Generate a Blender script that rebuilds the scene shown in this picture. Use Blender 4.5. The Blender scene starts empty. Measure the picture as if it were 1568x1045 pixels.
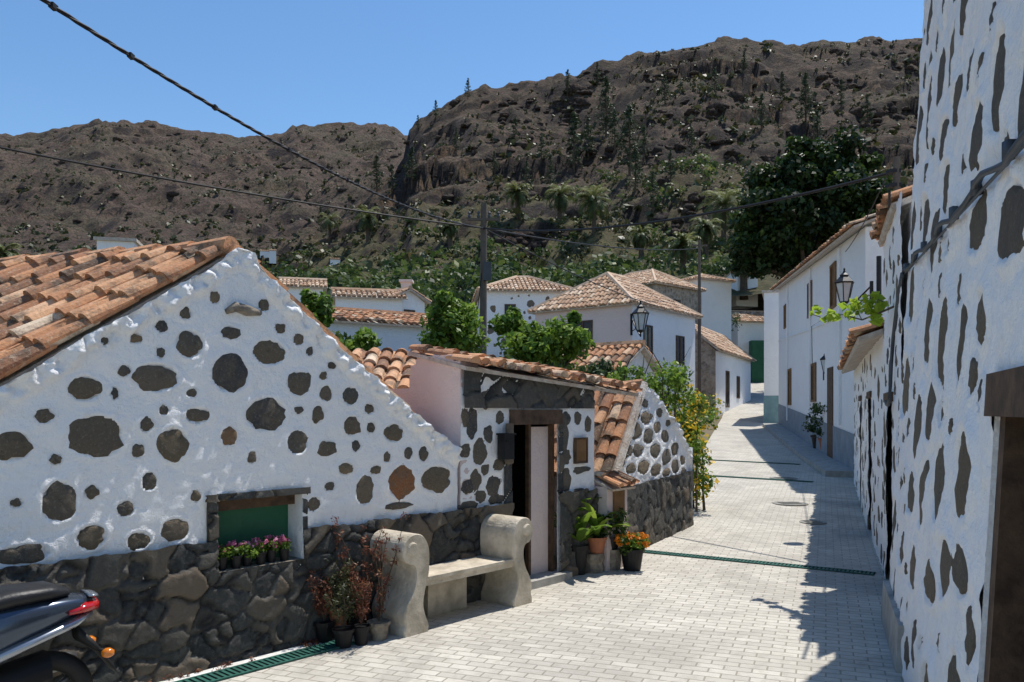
import bpy, math, random
import numpy as np
from mathutils import Vector, noise
random.seed(7)
F=1220.0; CX=784.0; HY=630.0; H=1.9
def P(px,py,Y): return Vector(((px-CX)/F*Y, Y, H-(py-HY)/F*Y))
scene=bpy.context.scene
# ------------------------------------------------------------------ helpers
def link(o,parent=None):
    scene.collection.objects.link(o)
    if parent: o.parent=parent
    return o
def root(name):
    return link(bpy.data.objects.new(name,None))
class MB:
    def __init__(s): s.v=[];s.f=[];s.r=[];s.cur=.5
    def add(s,vs,fs):
        b=len(s.v); s.v.extend([tuple(x) for x in vs]); s.r.extend([s.cur]*len(vs))
        s.f.extend([tuple(i+b for i in f) for f in fs])
    def build(s,name,mat,parent=None,smooth=False):
        me=bpy.data.meshes.new(name); me.from_pydata(s.v,[],s.f)
        a=me.attributes.new('rnd','FLOAT','POINT'); a.data.foreach_set('value',s.r)
        me.materials.append(mat)
        if smooth: me.polygons.foreach_set('use_smooth',[True]*len(me.polygons))
        me.update()
        return link(bpy.data.objects.new(name,me),parent)
def np_mesh(name,V,Q,mat,parent=None,rnd=None,edge=None,smooth=False):
    V=np.asarray(V,dtype=np.float32).reshape(-1,3); Q=np.asarray(Q,dtype=np.int32).reshape(-1,4)
    me=bpy.data.meshes.new(name)
    me.vertices.add(len(V)); me.vertices.foreach_set('co',V.ravel())
    me.loops.add(Q.size); me.loops.foreach_set('vertex_index',Q.ravel())
    me.polygons.add(len(Q)); me.polygons.foreach_set('loop_start',np.arange(0,Q.size,4,dtype=np.int32))
    me.polygons.foreach_set('loop_total',np.full(len(Q),4,dtype=np.int32))
    me.update(calc_edges=True)
    if rnd is not None:
        a=me.attributes.new('rnd','FLOAT','POINT'); a.data.foreach_set('value',np.asarray(rnd,dtype=np.float32).ravel())
    if edge is not None:
        a=me.attributes.new('edge','FLOAT','POINT'); a.data.foreach_set('value',np.asarray(edge,dtype=np.float32).ravel())
    if smooth: me.polygons.foreach_set('use_smooth',np.ones(len(Q),dtype=bool))
    me.materials.append(mat); me.validate()
    return link(bpy.data.objects.new(name,me),parent)
BF=[(0,1,2,3),(7,6,5,4),(0,4,5,1),(1,5,6,2),(2,6,7,3),(3,7,4,0)]
def boxc(mb,c,sx,sy,sz,ax=Vector((1,0,0)),ay=Vector((0,1,0)),az=Vector((0,0,1))):
    c=Vector(c); q=[]
    for z in(-.5,.5):
        for x,y in((-.5,-.5),(.5,-.5),(.5,.5),(-.5,.5)): q.append(c+ax*x*sx+ay*y*sy+az*z*sz)
    mb.add(q,[(3,2,1,0),(4,5,6,7),(0,1,5,4),(1,2,6,5),(2,3,7,6),(3,0,4,7)])
def tube(mb,pts,rad,seg=6,cap=True):
    pts=[Vector(p) for p in pts]; n=len(pts)
    if not hasattr(rad,'__len__'): rad=[rad]*n
    vs=[];fs=[]
    for i,p in enumerate(pts):
        t=(pts[min(i+1,n-1)]-pts[max(i-1,0)]).normalized()
        up=Vector((0,0,1)) if abs(t.z)<.9 else Vector((1,0,0))
        x=t.cross(up).normalized(); y=x.cross(t)
        for k in range(seg):
            a=2*math.pi*k/seg; vs.append(p+x*math.cos(a)*rad[i]+y*math.sin(a)*rad[i])
    for i in range(n-1):
        for k in range(seg):
            fs.append((i*seg+k,i*seg+(k+1)%seg,(i+1)*seg+(k+1)%seg,(i+1)*seg+k))
    if cap: fs.append(tuple(range(seg))[::-1]); fs.append(tuple((n-1)*seg+k for k in range(seg)))
    mb.add(vs,fs)
def ridge_tiles(mb,a,b,r=.09,ln=.36,rs=3):
    a=Vector(a);b=Vector(b);L=(b-a).length; d=(b-a)/L; rr=random.Random(rs); t=0
    while t<L:
        mb.cur=min(1,max(0,rr.gauss(.5,.25))); j=Vector((rr.gauss(0,.012),rr.gauss(0,.012),rr.gauss(0,.012)))
        tube(mb,[a+d*t+j,a+d*min(t+ln*1.15,L+.05)+j*.5+Vector((0,0,-.015))],[r*1.08,r*.85],10); t+=ln
def lathe(mb,c,prof,seg=16):
    c=Vector(c); vs=[];fs=[]
    for r,z in prof:
        for k in range(seg):
            a=2*math.pi*k/seg; vs.append(c+Vector((r*math.cos(a),r*math.sin(a),z)))
    for i in range(len(prof)-1):
        for k in range(seg): fs.append((i*seg+k,i*seg+(k+1)%seg,(i+1)*seg+(k+1)%seg,(i+1)*seg+k))
    fs.append(tuple(range(seg))[::-1]); fs.append(tuple((len(prof)-1)*seg+k for k in range(seg)))
    mb.add(vs,fs)
class Plane:
    def __init__(s,o,u,flip=1,bat=0):
        s.o=Vector(o); s.u=Vector(u).normalized(); s.n=Vector((s.u.y,-s.u.x))*flip; s.bat=bat
    def sh(s,px,py):
        t=(px-CX)/F
        k=(t*s.o.y-s.o.x)/(s.u.x-t*s.u.y)
        Y=s.o.y+k*s.u.y
        return k, H-(py-HY)/F*Y
    def pt(s,a,h,off=0):
        q=s.o+s.u*a+s.n*(off-s.bat*h)
        return Vector((q.x,q.y,h))
def pbox(mb,pl,s0,s1,h0,h1,o0,o1):
    mb.add([pl.pt(s0,h0,o1),pl.pt(s1,h0,o1),pl.pt(s1,h1,o1),pl.pt(s0,h1,o1),pl.pt(s0,h0,o0),pl.pt(s1,h0,o0),pl.pt(s1,h1,o0),pl.pt(s0,h1,o0)],BF)
def quad(mb,*p): mb.add(p,[tuple(range(len(p)))])
# ------------------------------------------------------------------ materials
class NT:
    def __init__(s,name):
        s.m=bpy.data.materials.new(name); s.m.use_nodes=True; s.t=s.m.node_tree; s.t.nodes.clear()
        s.out=s.n('ShaderNodeOutputMaterial'); s.tc=s.n('ShaderNodeTexCoord')
    def n(s,t,**k):
        x=s.t.nodes.new(t)
        for a,b in k.items(): setattr(x,a,b)
        return x
    def l(s,a,b): s.t.links.new(a,b)
    def noise(s,scale,detail=6,rough=.6,vec=None,dist=0):
        x=s.n('ShaderNodeTexNoise'); x.inputs['Scale'].default_value=scale; x.inputs['Detail'].default_value=detail
        x.inputs['Roughness'].default_value=rough; x.inputs['Distortion'].default_value=dist
        s.l(vec or s.tc.outputs['Object'],x.inputs['Vector']); return x.outputs['Fac']
    def ramp(s,fac,stops,interp='LINEAR'):
        x=s.n('ShaderNodeValToRGB'); s.l(fac,x.inputs['Fac']); e=x.color_ramp.elements; x.color_ramp.interpolation=interp
        for i,(p,c) in enumerate(stops):
            if i<2: el=e[i]; el.position=p
            else: el=e.new(p)
            el.color=(c[0],c[1],c[2],1) if hasattr(c,'__len__') else (c,c,c,1)
        return x.outputs['Color']
    def mix(s,fac,a,b,mode='MIX'):
        x=s.n('ShaderNodeMix',data_type='RGBA',blend_type=mode)
        for v,i in((fac,0),(a,6),(b,7)):
            if hasattr(v,'is_linked'): s.l(v,x.inputs[i])
            elif i==0: x.inputs[0].default_value=v
            else: x.inputs[i].default_value=(v[0],v[1],v[2],1)
        return x.outputs[2]
    def attr(s,name): return s.n('ShaderNodeAttribute',attribute_name=name).outputs['Fac']
    def math(s,op,a,b):
        x=s.n('ShaderNodeMath',operation=op)
        for v,i in((a,0),(b,1)):
            if hasattr(v,'is_linked'): s.l(v,x.inputs[i])
            else: x.inputs[i].default_value=v
        return x.outputs[0]
    def fin(s,col,rough=.85,bump=None,bd=.01,bs=1,metal=0,spec=.3):
        p=s.n('ShaderNodeBsdfPrincipled')
        if hasattr(col,'is_linked'): s.l(col,p.inputs['Base Color'])
        else: p.inputs['Base Color'].default_value=(*col,1)
        p.inputs['Roughness'].default_value=rough; p.inputs['Metallic'].default_value=metal
        p.inputs['Specular IOR Level'].default_value=spec
        if bump is not None:
            b=s.n('ShaderNodeBump'); b.inputs['Distance'].default_value=bd; b.inputs['Strength'].default_value=bs
            s.l(bump,b.inputs['Height']); s.l(b.outputs[0],p.inputs['Normal'])
        s.l(p.outputs[0],s.out.inputs[0]); return s.m
def simple(name,c1,c2=None,scale=3,rough=.8,bd=.004,bsc=40,metal=0,spec=.3):
    t=NT(name); c2=c2 or tuple(x*.75 for x in c1)
    col=t.mix(t.ramp(t.noise(scale),[(.35,0),(.65,1)]),c1,c2)
    return t.fin(col,rough,t.noise(bsc,4),bd,1,metal,spec)
def plaster(name,c,dirt=(.5,.45,.38)):
    t=NT(name)
    f=t.ramp(t.noise(1.3,8,.65),[(.50,0),(.78,.6)]); f2=t.ramp(t.noise(14,6,.7),[(.55,0),(.85,.35)])
    col=t.mix(f2,t.mix(f,c,tuple(x*.87 for x in c)),dirt)
    return t.fin(col,.9,t.math('ADD',t.noise(9,5),t.math('MULTIPLY',t.noise(45,5,.7),.5)),.04,.8)
M={}
M['white']=plaster('white_plaster',(.95,.94,.92))
M['white2']=plaster('white_plaster_far',(.88,.88,.875),(.6,.58,.52))
M['pink']=plaster('pink_plaster',(.72,.60,.56)); M['blue']=plaster('pale_blue_plaster',(.60,.68,.76))
M['bluegrey']=simple('blue_grey_paint',(.25,.30,.35)); M['teal']=simple('teal_paint',(.22,.36,.38))
t=NT('embedded_stone')
base=t.ramp(t.attr('rnd'),[(0,(.080,.078,.080)),(.25,(.14,.128,.108)),(.5,(.20,.155,.100)),(.7,(.13,.120,.108)),(.92,(.30,.225,.14)),(1,(.38,.145,.05))])
base=t.mix(t.ramp(t.noise(7,5,.65),[(.42,0),(.62,.6)]),base,(.22,.175,.115))
base=t.mix(t.ramp(t.noise(14,6,.75),[(.55,0),(.66,.6)]),base,(.075,.066,.056))
M['stone']=t.fin(t.mix(t.ramp(t.noise(48,6,.8),[(.54,.0),(.64,.6)]),base,(.36,.32,.25)),.85,t.noise(26,9,.75),.05,1)
t=NT('basalt_masonry')
base=t.ramp(t.attr('rnd'),[(0,(.038,.041,.041)),(.45,(.066,.067,.062)),(.8,(.108,.096,.077)),(1,(.165,.128,.09))])
base=t.mix(t.ramp(t.noise(20,8,.8),[(.48,0),(.66,.45)]),base,(.17,.16,.14))
col=t.mix(t.attr('edge'),base,t.mix(t.ramp(t.noise(3,4,.7),[(.45,0),(.6,1)]),(.026,.025,.024),(.16,.15,.13)))
M['basalt']=t.fin(col,.85,t.noise(24,8,.7),.03,.9)
t=NT('brown_masonry')
v=t.n('ShaderNodeTexVoronoi'); v.inputs['Scale'].default_value=3.5; t.l(t.tc.outputs['Object'],v.inputs['Vector'])
M['rubble']=t.fin(t.mix(t.ramp(t.noise(5),[(.4,0),(.6,.6)]),t.ramp(v.outputs['Color'],[(0,(.12,.10,.08)),(1,(.38,.32,.25))]),(.45,.41,.35)),.9,v.outputs['Distance'],.05)
t=NT('terracotta_tile')
base=t.ramp(t.attr('rnd'),[(0,(.12,.075,.05)),(.2,(.34,.16,.085)),(.5,(.56,.27,.13)),(.8,(.66,.38,.21)),(1,(.70,.54,.38))])
col=t.mix(t.ramp(t.noise(3.6,9,.8),[(.47,0),(.62,.85)]),base,(.10,.08,.06))
col=t.mix(t.ramp(t.noise(30,6,.8),[(.54,0),(.64,.5)]),col,(.62,.51,.37))
M['tile']=t.fin(col,.9,t.noise(35,5),.012,.8)
t=NT('terracotta_tile_far')
base=t.ramp(t.attr('rnd'),[(0,(.27,.17,.11)),(.5,(.54,.34,.21)),(1,(.72,.57,.42))])
M['tile2']=t.fin(t.mix(t.ramp(t.noise(2.5,8,.7),[(.45,0),(.75,.6)]),base,(.20,.155,.11)),.9)
M['deck']=simple('roof_mortar',(.42,.34,.27),(.60,.55,.48),8,.9,.02)
M['wood']=simple('old_brown_wood',(.12,.072,.042),(.05,.03,.018),9,.7)
M['wood2']=simple('shutter_wood',(.24,.13,.055),(.15,.08,.03),5,.7)
M['dark']=simple('shade_black',(.012,.011,.010)); M['black']=simple('black_iron',(.015,.015,.016),None,5,.45,.001)  # dark: near-black colour standing in for shade inside openings
M['green']=simple('green_board',(.02,.10,.05),(.03,.13,.07),2,.6); M['glass']=simple('dark_glass',(.03,.035,.045),None,2,.1,.0)
M['lampglass']=simple('frosted_lamp_glass',(.55,.6,.62),None,2,.15,.0)
M['concrete']=simple('bench_concrete',(.66,.58,.46),(.38,.33,.25),4,.9,.016,24)
M['pot']=simple('terracotta_pot',(.40,.15,.07),(.30,.12,.07),9); M['blackpot']=simple('black_plastic_pot',(.012,.012,.013),None,5,.5,.001)
M['palebase']=simple('stone_pedestal',(.34,.29,.22),(.14,.12,.10),12,.9,.02,20)
M['grate']=simple('green_drain_grate',(.03,.13,.10),(.02,.08,.06),8,.6)
M['iron']=simple('cast_iron_cover',(.22,.21,.19),(.30,.29,.25),20,.6,.01,40)
M['cable']=simple('cable_rubber',(.02,.02,.022),None,5,.6,.001); M['pipe']=simple('grey_conduit',(.07,.08,.09),None,5,.5,.001)
M['bark']=simple('bark',(.12,.09,.06),(.06,.048,.035),6,.95,.03,12); M['timber']=simple('pole_timber',(.13,.11,.09),None,6,.9)
M['scoot']=simple('scooter_paint',(.07,.09,.12),(.065,.08,.11),2,.2,.0,20,.7,.6); M['silver']=simple('scooter_silver',(.35,.38,.42),None,2,.25,0,20,.7,.6)
M['rubber']=simple('rubber',(.012,.012,.012),None,9,.6,.002); M['seat']=simple('seat_vinyl',(.018,.018,.02),None,9,.4,.002,80)
M['red']=simple('red_lens',(.45,.01,.01),None,3,.1,0,10,0,.8); M['orange']=simple('orange_lens',(.7,.2,.01),None,3,.1,0,10,0,.8)
M['metal']=simple('dull_metal',(.3,.3,.3),None,4,.35,0,10,.9)
def leafmat(name,stops,trans=.35):
    t=NT(name); col=t.ramp(t.attr('rnd'),stops)
    d=t.n('ShaderNodeBsdfPrincipled'); t.l(col,d.inputs['Base Color']); d.inputs['Roughness'].default_value=.5; d.inputs['Specular IOR Level'].default_value=.3
    tr=t.n('ShaderNodeBsdfTranslucent'); t.l(col,tr.inputs['Color']); mx=t.n('ShaderNodeMixShader'); mx.inputs[0].default_value=trans
    t.l(d.outputs[0],mx.inputs[1]); t.l(tr.outputs[0],mx.inputs[2]); t.l(mx.outputs[0],t.out.inputs[0]); return t.m
M['leaf']=leafmat('citrus_leaf',[(0,(.05,.09,.016)),(.5,(.13,.23,.03)),(1,(.32,.43,.06))],.45)
M['leafd']=leafmat('dark_leaf',[(0,(.016,.034,.009)),(.5,(.042,.078,.018)),(1,(.11,.16,.035))],.35)
M['laurel']=leafmat('laurel_leaf',[(0,(.010,.022,.007)),(.5,(.026,.052,.013)),(.85,(.065,.11,.022)),(1,(.14,.20,.035))],.28)
M['pine']=leafmat('pine_needles',[(0,(.025,.040,.020)),(.6,(.065,.095,.045)),(1,(.11,.14,.07))],.25)
M['palm']=leafmat('palm_frond',[(0,(.05,.07,.022)),(.6,(.14,.17,.06)),(1,(.27,.28,.11))],.35)
M['scrub']=leafmat('scrub',[(0,(.028,.036,.014)),(.45,(.060,.070,.026)),(.8,(.115,.112,.045)),(1,(.20,.165,.08))],.2)
M['shrubg']=leafmat('green_shrub',[(0,(.028,.048,.014)),(.5,(.080,.120,.030)),(.85,(.16,.20,.05)),(1,(.27,.27,.10))],.35)
M['vine']=leafmat('vine_leaf',[(0,(.22,.36,.03)),(1,(.50,.60,.07))],.5)
M['yellow']=leafmat('yellow_flower',[(0,(.55,.34,.02)),(1,(.85,.6,.05))],.3); M['marig']=leafmat('marigold_petal',[(0,(.6,.16,.01)),(1,(.85,.35,.02))],.2)
M['pinkf']=leafmat('pink_petal',[(0,(.5,.08,.2)),(.6,(.75,.25,.42)),(1,(.85,.6,.7))],.3); M['redf']=leafmat('dry_red_leaf',[(0,(.08,.03,.02)),(.6,(.20,.07,.04)),(1,(.32,.19,.09))],.3)
M['drygrass']=leafmat('dry_grass',[(0,(.09,.09,.03)),(.6,(.19,.185,.065)),(1,(.30,.27,.12))],.3)
# street pavers
t=NT('cream_pavers')
mp=t.n('ShaderNodeMapping'); mp.inputs['Rotation'].default_value=(0,0,math.radians(21.5)); t.l(t.tc.outputs['Object'],mp.inputs['Vector'])
b=t.n('ShaderNodeTexBrick'); t.l(mp.outputs[0],b.inputs['Vector'])
b.inputs['Color1'].default_value=(.61,.575,.50,1); b.inputs['Color2'].default_value=(.48,.45,.39,1); b.inputs['Mortar'].default_value=(.30,.275,.22,1)
for k,v in(('Scale',1),('Mortar Size',.006),('Mortar Smooth',.3),('Brick Width',.20),('Row Height',.10),('Bias',0)): b.inputs[k].default_value=v
col=t.mix(t.ramp(t.noise(.9,8,.7),[(.42,0),(.72,.65)]),b.outputs['Color'],(.35,.325,.27))
col=t.mix(t.ramp(t.noise(7,8,.8),[(.50,0),(.70,.6)]),col,(.31,.285,.235))
col=t.mix(t.ramp(t.noise(.35,5,.7,dist=1.5),[(.5,0),(.56,.35),(.62,0)]),col,(.25,.23,.2))
hh=t.math('SUBTRACT',t.math('MULTIPLY',t.noise(25,4),.4),b.outputs['Fac'])
M['paver']=t.fin(col,.85,hh,.008,.8)
M['dirt']=simple('dirt_ground',(.18,.14,.09),(.11,.10,.06),.6,.95,.05,3)
M['kerb']=simple('kerb_concrete',(.42,.41,.38),(.30,.29,.26),5,.9)
M['whitepaint']=simple('white_line_paint',(.80,.80,.78),(.55,.53,.47),9)
# hills
def hillmat(name,m,rk_hi,haze_tint=(1,1,1),green=1):
    c_=lambda *c:tuple(x*m*y for x,y in zip(c,haze_tint))
    t=NT(name)
    geo=t.n('ShaderNodeNewGeometry'); sep=t.n('ShaderNodeSeparateXYZ'); t.l(geo.outputs['Normal'],sep.inputs[0])
    sp=t.n('ShaderNodeSeparateXYZ'); t.l(t.tc.outputs['Object'],sp.inputs[0])
    n1=t.noise(.03,8,.65); n2=t.noise(.14,9,.78); n3=t.noise(.8,6,.78); n4=t.noise(.09,8,.7); n5=t.noise(.05,9,.72,dist=.8)
    soil=t.mix(t.ramp(n2,[(.41,0),(.58,1)]),c_(.095,.060,.044),c_(.200,.132,.090))
    soil=t.mix(t.ramp(n1,[(.48,0),(.62,.5)]),soil,c_(.150,.128,.070))
    soil=t.mix(t.ramp(n3,[(.51,0),(.555,.85)]),soil,c_(.042,.044,.022))
    zz=t.math('ADD',sp.outputs['Z'],t.math('MULTIPLY',t.math('SUBTRACT',n4,.5),95))
    if green: soil=t.mix(t.ramp(t.math('DIVIDE',zz,100),[(.28,.85),(.55,0)]),soil,t.mix(t.ramp(n3,[(.42,0),(.6,1)]),(.090,.100,.034),(.23,.195,.09)))
    z=t.math('ADD',sep.outputs['Z'],t.math('MULTIPLY',t.math('SUBTRACT',n5,.5),1.5))
    rock=t.mix(t.ramp(n3,[(.4,0),(.65,1)]),c_(.024,.019,.018),c_(.100,.070,.054))
    col=t.mix(t.ramp(z,[(rk_hi-.12,.95),(rk_hi,0)]),soil,rock)
    return t.fin(col,.95,t.math('ADD',t.noise(.45,9,.78),t.math('MULTIPLY',n3,.5)),2.6,1)
M['hill']=hillmat('hillside',.95,.72); M['hill2']=hillmat('distant_hillside',.98,.64,(1,1.02,1.10),0)  # distant hill: slight bluish haze put into its colours
t=NT('basalt_outcrop')
M['rock']=t.fin(t.mix(t.ramp(t.noise(1.5,7,.75),[(.42,0),(.66,1)]),(.030,.023,.020),t.ramp(t.attr('rnd'),[(0,(.075,.053,.042)),(1,(.15,.102,.073))])),.95,t.noise(1.2,8,.75),.8,1)
# ------------------------------------------------------------------ camera, sky, sun
cam=bpy.data.cameras.new('camera'); co=link(bpy.data.objects.new('camera',cam)); scene.camera=co
co.location=(0,0,H); co.rotation_euler=(math.radians(90),0,0); cam.lens=28; cam.sensor_width=36; cam.shift_y=107.5/1568; cam.clip_end=6000; cam.clip_start=.05
EL=math.radians(67); azd=math.radians(46.5)
S=Vector((math.sin(azd)*math.cos(EL),math.cos(azd)*math.cos(EL),math.sin(EL)))
sun=bpy.data.lights.new('sun','SUN'); sun.energy=5; sun.angle=math.radians(.5); sun.color=(1,.955,.89)
so=link(bpy.data.objects.new('sun',sun)); so.rotation_euler=S.to_track_quat('Z','Y').to_euler()
w=bpy.data.worlds.new('World'); scene.world=w; w.use_nodes=True; nt=w.node_tree; bg=nt.nodes['Background']
sky=nt.nodes.new('ShaderNodeTexSky'); sky.sky_type='NISHITA'; sky.sun_disc=False; sky.sun_elevation=EL; sky.sun_rotation=math.atan2(S.x,S.y)
sky.altitude=900; sky.air_density=1.3; sky.dust_density=.2; sky.ozone_density=3.6
hsv=nt.nodes.new('ShaderNodeHueSaturation'); hsv.inputs['Saturation'].default_value=1.14; hsv.inputs['Value'].default_value=1
nt.links.new(sky.outputs[0],hsv.inputs['Color']); nt.links.new(hsv.outputs[0],bg.inputs[0]); bg.inputs[1].default_value=.15
scene.view_settings.view_transform='Standard'; scene.view_settings.look='None'; scene.view_settings.exposure=0
# ------------------------------------------------------------------ terrain functions
def g(y): return float(np.interp(y,[-50,13,25,45,70,80,3000],[0,0,.4,1.5,4.2,5.2,5.2]))
def xl(y):
    return float(np.interp(y,[-6,6.53,9.88,13.2,25,45,70,90],[-12.8,-1.68,1.3,2.94,6.07,12.1,19.7,26]))
def xr(y):
    return float(np.interp(y,[-6,7.24,19,22,38,45,70,90],[-1.8,3.41,8.43,9.12,12.8,14.6,22.4,29]))
def G(x,y):
    z=g(y)-.06
    k=min(max((y-18)*.13,0),8)
    a=min(max((xl(y)-1.5-x)/6,0),1); b=min(max((x-xr(y)-3)/6,0),1); a=max(a,b); a=a*a*(3-2*a)
    return z+k*a
xs=[-2500,-600,-200,-90]+[x*1.5 for x in range(-40,41)]+[90,200,600,2500]; ys=[-300,-60,-20,-8]+[i*1.25 for i in range(-4,64)]+[90,200,800,3000]
V=[(x,y,G(x,y)) for y in ys for x in xs]; nx=len(xs)
mb=MB(); mb.add(V,[(j*nx+i,j*nx+i+1,(j+1)*nx+i+1,(j+1)*nx+i) for j in range(len(ys)-1) for i in range(nx-1)]); mb.build('ground',M['dirt'])
mb=MB(); yy=[-6+i*.5 for i in range(0,172)]
vs=[]
for y in yy: vs+= [(xl(y)-.25,y,g(y)+.006),(xr(y)+.3,y,g(y)+.006)]
mb.add(vs,[(2*i,2*i+1,2*i+3,2*i+2) for i in range(len(yy)-1)]); mb.build('street',M['paver'])
# ------------------------------------------------------------------ walls
def voro(Sg,Hg,scale,seed,sx=1.3):
    r=np.random.default_rng(seed); s0,s1,h0,h1=Sg.min(),Sg.max(),Hg.min(),Hg.max()
    n=max(6,int((s1-s0)*(h1-h0)/(scale*scale*sx)))
    pts=np.c_[r.uniform(s0-.1,s1+.1,n),r.uniform(h0-.05,h1+.05,n)]; w=r.uniform(.75,1.3,n); val=r.uniform(0,1,n)
    wob=np.sin(Sg*23+Hg*11)*.012+np.sin(Hg*31-Sg*17)*.010+np.sin(Hg*71+Sg*57)*.004
    d1=np.full(Sg.shape,9.);d2=d1.copy();c=np.zeros(Sg.shape)
    for i in range(n):
        d=np.hypot((Sg+wob-pts[i,0])/sx,Hg+wob-pts[i,1])*w[i]
        m=d<d1; d2=np.where(m,d1,np.minimum(d2,d)); c=np.where(m,val[i],c); d1=np.where(m,d,d1)
    e=np.clip(1-(d2-d1)/.024,0,1); return c,e
def wall_grid(name,pl,s0,s1,h0,top,mat,parent,res=.02,holes=(),stones=(),amp=.008,off=0,rake=0,masonry=0,seed=1,fs=4.0,lip=.007):
    hm=max(top(s0+(s1-s0)*i/60) for i in range(61)); 
    Sx=np.linspace(s0,s1,max(2,int((s1-s0)/res))+1); Hx=np.linspace(h0,hm,max(2,int((hm-h0)/res))+1)
    for a,b,c,d in holes:
        for v in(a,b): Sx[np.argmin(abs(Sx-v))]=v
        for v in(c,d): Hx[np.argmin(abs(Hx-v))]=v
    T=np.array([top(s) for s in Sx]); 
    T=T+np.array([noise.noise(Vector((s*6,seed,0)))*.02+noise.noise(Vector((s*17,seed,4)))*.012 for s in Sx])*(1 if rake or masonry else 0)
    Sg,Hr=np.meshgrid(Sx,Hx,indexing='ij'); Hg=np.minimum(Hr,T[:,None])
    D=np.empty(Sg.shape)
    for i in range(D.shape[0]):
        for j in range(D.shape[1]):
            q=Vector((Sg[i,j]*fs,Hg[i,j]*fs,seed*3.1)); D[i,j]=noise.noise(q)+.5*noise.noise(q*2.3)+.3*noise.noise(q*5.1)
    D*=amp
    if rake:
        k=np.clip((rake-(T[:,None]-Hg))/.07,0,1); rn=np.empty(Sg.shape)
        for i in range(D.shape[0]):
            for j in range(D.shape[1]):
                rn[i,j]=noise.noise(Vector((Sg[i,j]*11,Hg[i,j]*11,5)))+.5*noise.noise(Vector((Sg[i,j]*27,Hg[i,j]*27,5))) if k[i,j]>0 else 0
        D+=k*(.035+rn*.06)
    rnd=np.full(Sg.shape,.5);edge=np.zeros(Sg.shape)
    if masonry:
        rnd,edge=voro(Sg,Hg,masonry,seed); D=D-edge*.030+(rnd-.5)*.03
    for st in stones:
        q=np.hypot((Sg-st[0])/st[2],(Hg-st[1])/st[3])
        D=np.where(q<1.0,-.014,D)+np.where((q>=1.0)&(q<1.5),lip*np.sin(np.clip((q-1.0)/.5,0,1)*math.pi),0)
    b=(off+D-pl.bat*Hg); X=pl.o.x+pl.u.x*Sg+pl.n.x*b; Y=pl.o.y+pl.u.y*Sg+pl.n.y*b
    V=np.stack([X,Y,Hg],-1).reshape(-1,3); nh=len(Hx); ns=len(Sx)
    I,J=np.meshgrid(np.arange(ns-1),np.arange(nh-1),indexing='ij')
    keep=(Hr[:-1,:-1]<np.maximum(T[:-1],T[1:])[:,None])
    cs=(Sg[:-1,:-1]+Sg[1:,1:])/2; ch=(Hr[:-1,:-1]+Hr[1:,1:])/2
    for a,bb,c,d in holes: keep&=~((cs>a)&(cs<bb)&(ch>c)&(ch<d))
    i=I[keep];j=J[keep]; Q=np.stack([i*nh+j,(i+1)*nh+j,(i+1)*nh+j+1,i*nh+j+1],-1)
    return np_mesh(name,V,Q,mat,parent,rnd,edge,True)
def stone(mb,pl,s,h,rs,rh,off=0,val=None,n=26):
    mb.cur=random.random()*.96 if val is None else val
    sd=random.random()*100; ang=random.uniform(-.5,.5); pw=random.choice([2,2.4,2.8,3.4])
    def ring(k,o):
        out=[]
        for i in range(n):
            a=2*math.pi*i/n; rr=1+.40*noise.noise(Vector((math.cos(a)*1.0,math.sin(a)*1.0,sd)))+.24*noise.noise(Vector((math.cos(a)*2.2,math.sin(a)*2.2,sd)))+.07*noise.noise(Vector((math.cos(a)*6,math.sin(a)*6,sd)))
            c,sn=math.cos(a),math.sin(a); sup=(abs(c)**pw+abs(sn)**pw)**(-1/pw); rr*=sup
            x=c*rr*k; y=sn*rr*k
            if rs<rh*1.8 and rh<rs*1.8: x,y=x*math.cos(ang)-y*math.sin(ang),x*math.sin(ang)+y*math.cos(ang)
            out.append(pl.pt(s+x*rs,h+y*rh,off+o+.006*noise.noise(Vector((x*3,y*3,sd)))))
        return out
    vs=ring(1.0,-.02)+ring(.97,.001)+ring(.9,.006)+ring(.5,.008)+[pl.pt(s,h,off+.008)]
    fs=[(r*n+i,r*n+(i+1)%n,(r+1)*n+(i+1)%n,(r+1)*n+i) for r in range(3) for i in range(n)]+[(3*n+i,3*n+(i+1)%n,4*n) for i in range(n)]
    mb.add(vs,fs)
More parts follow.
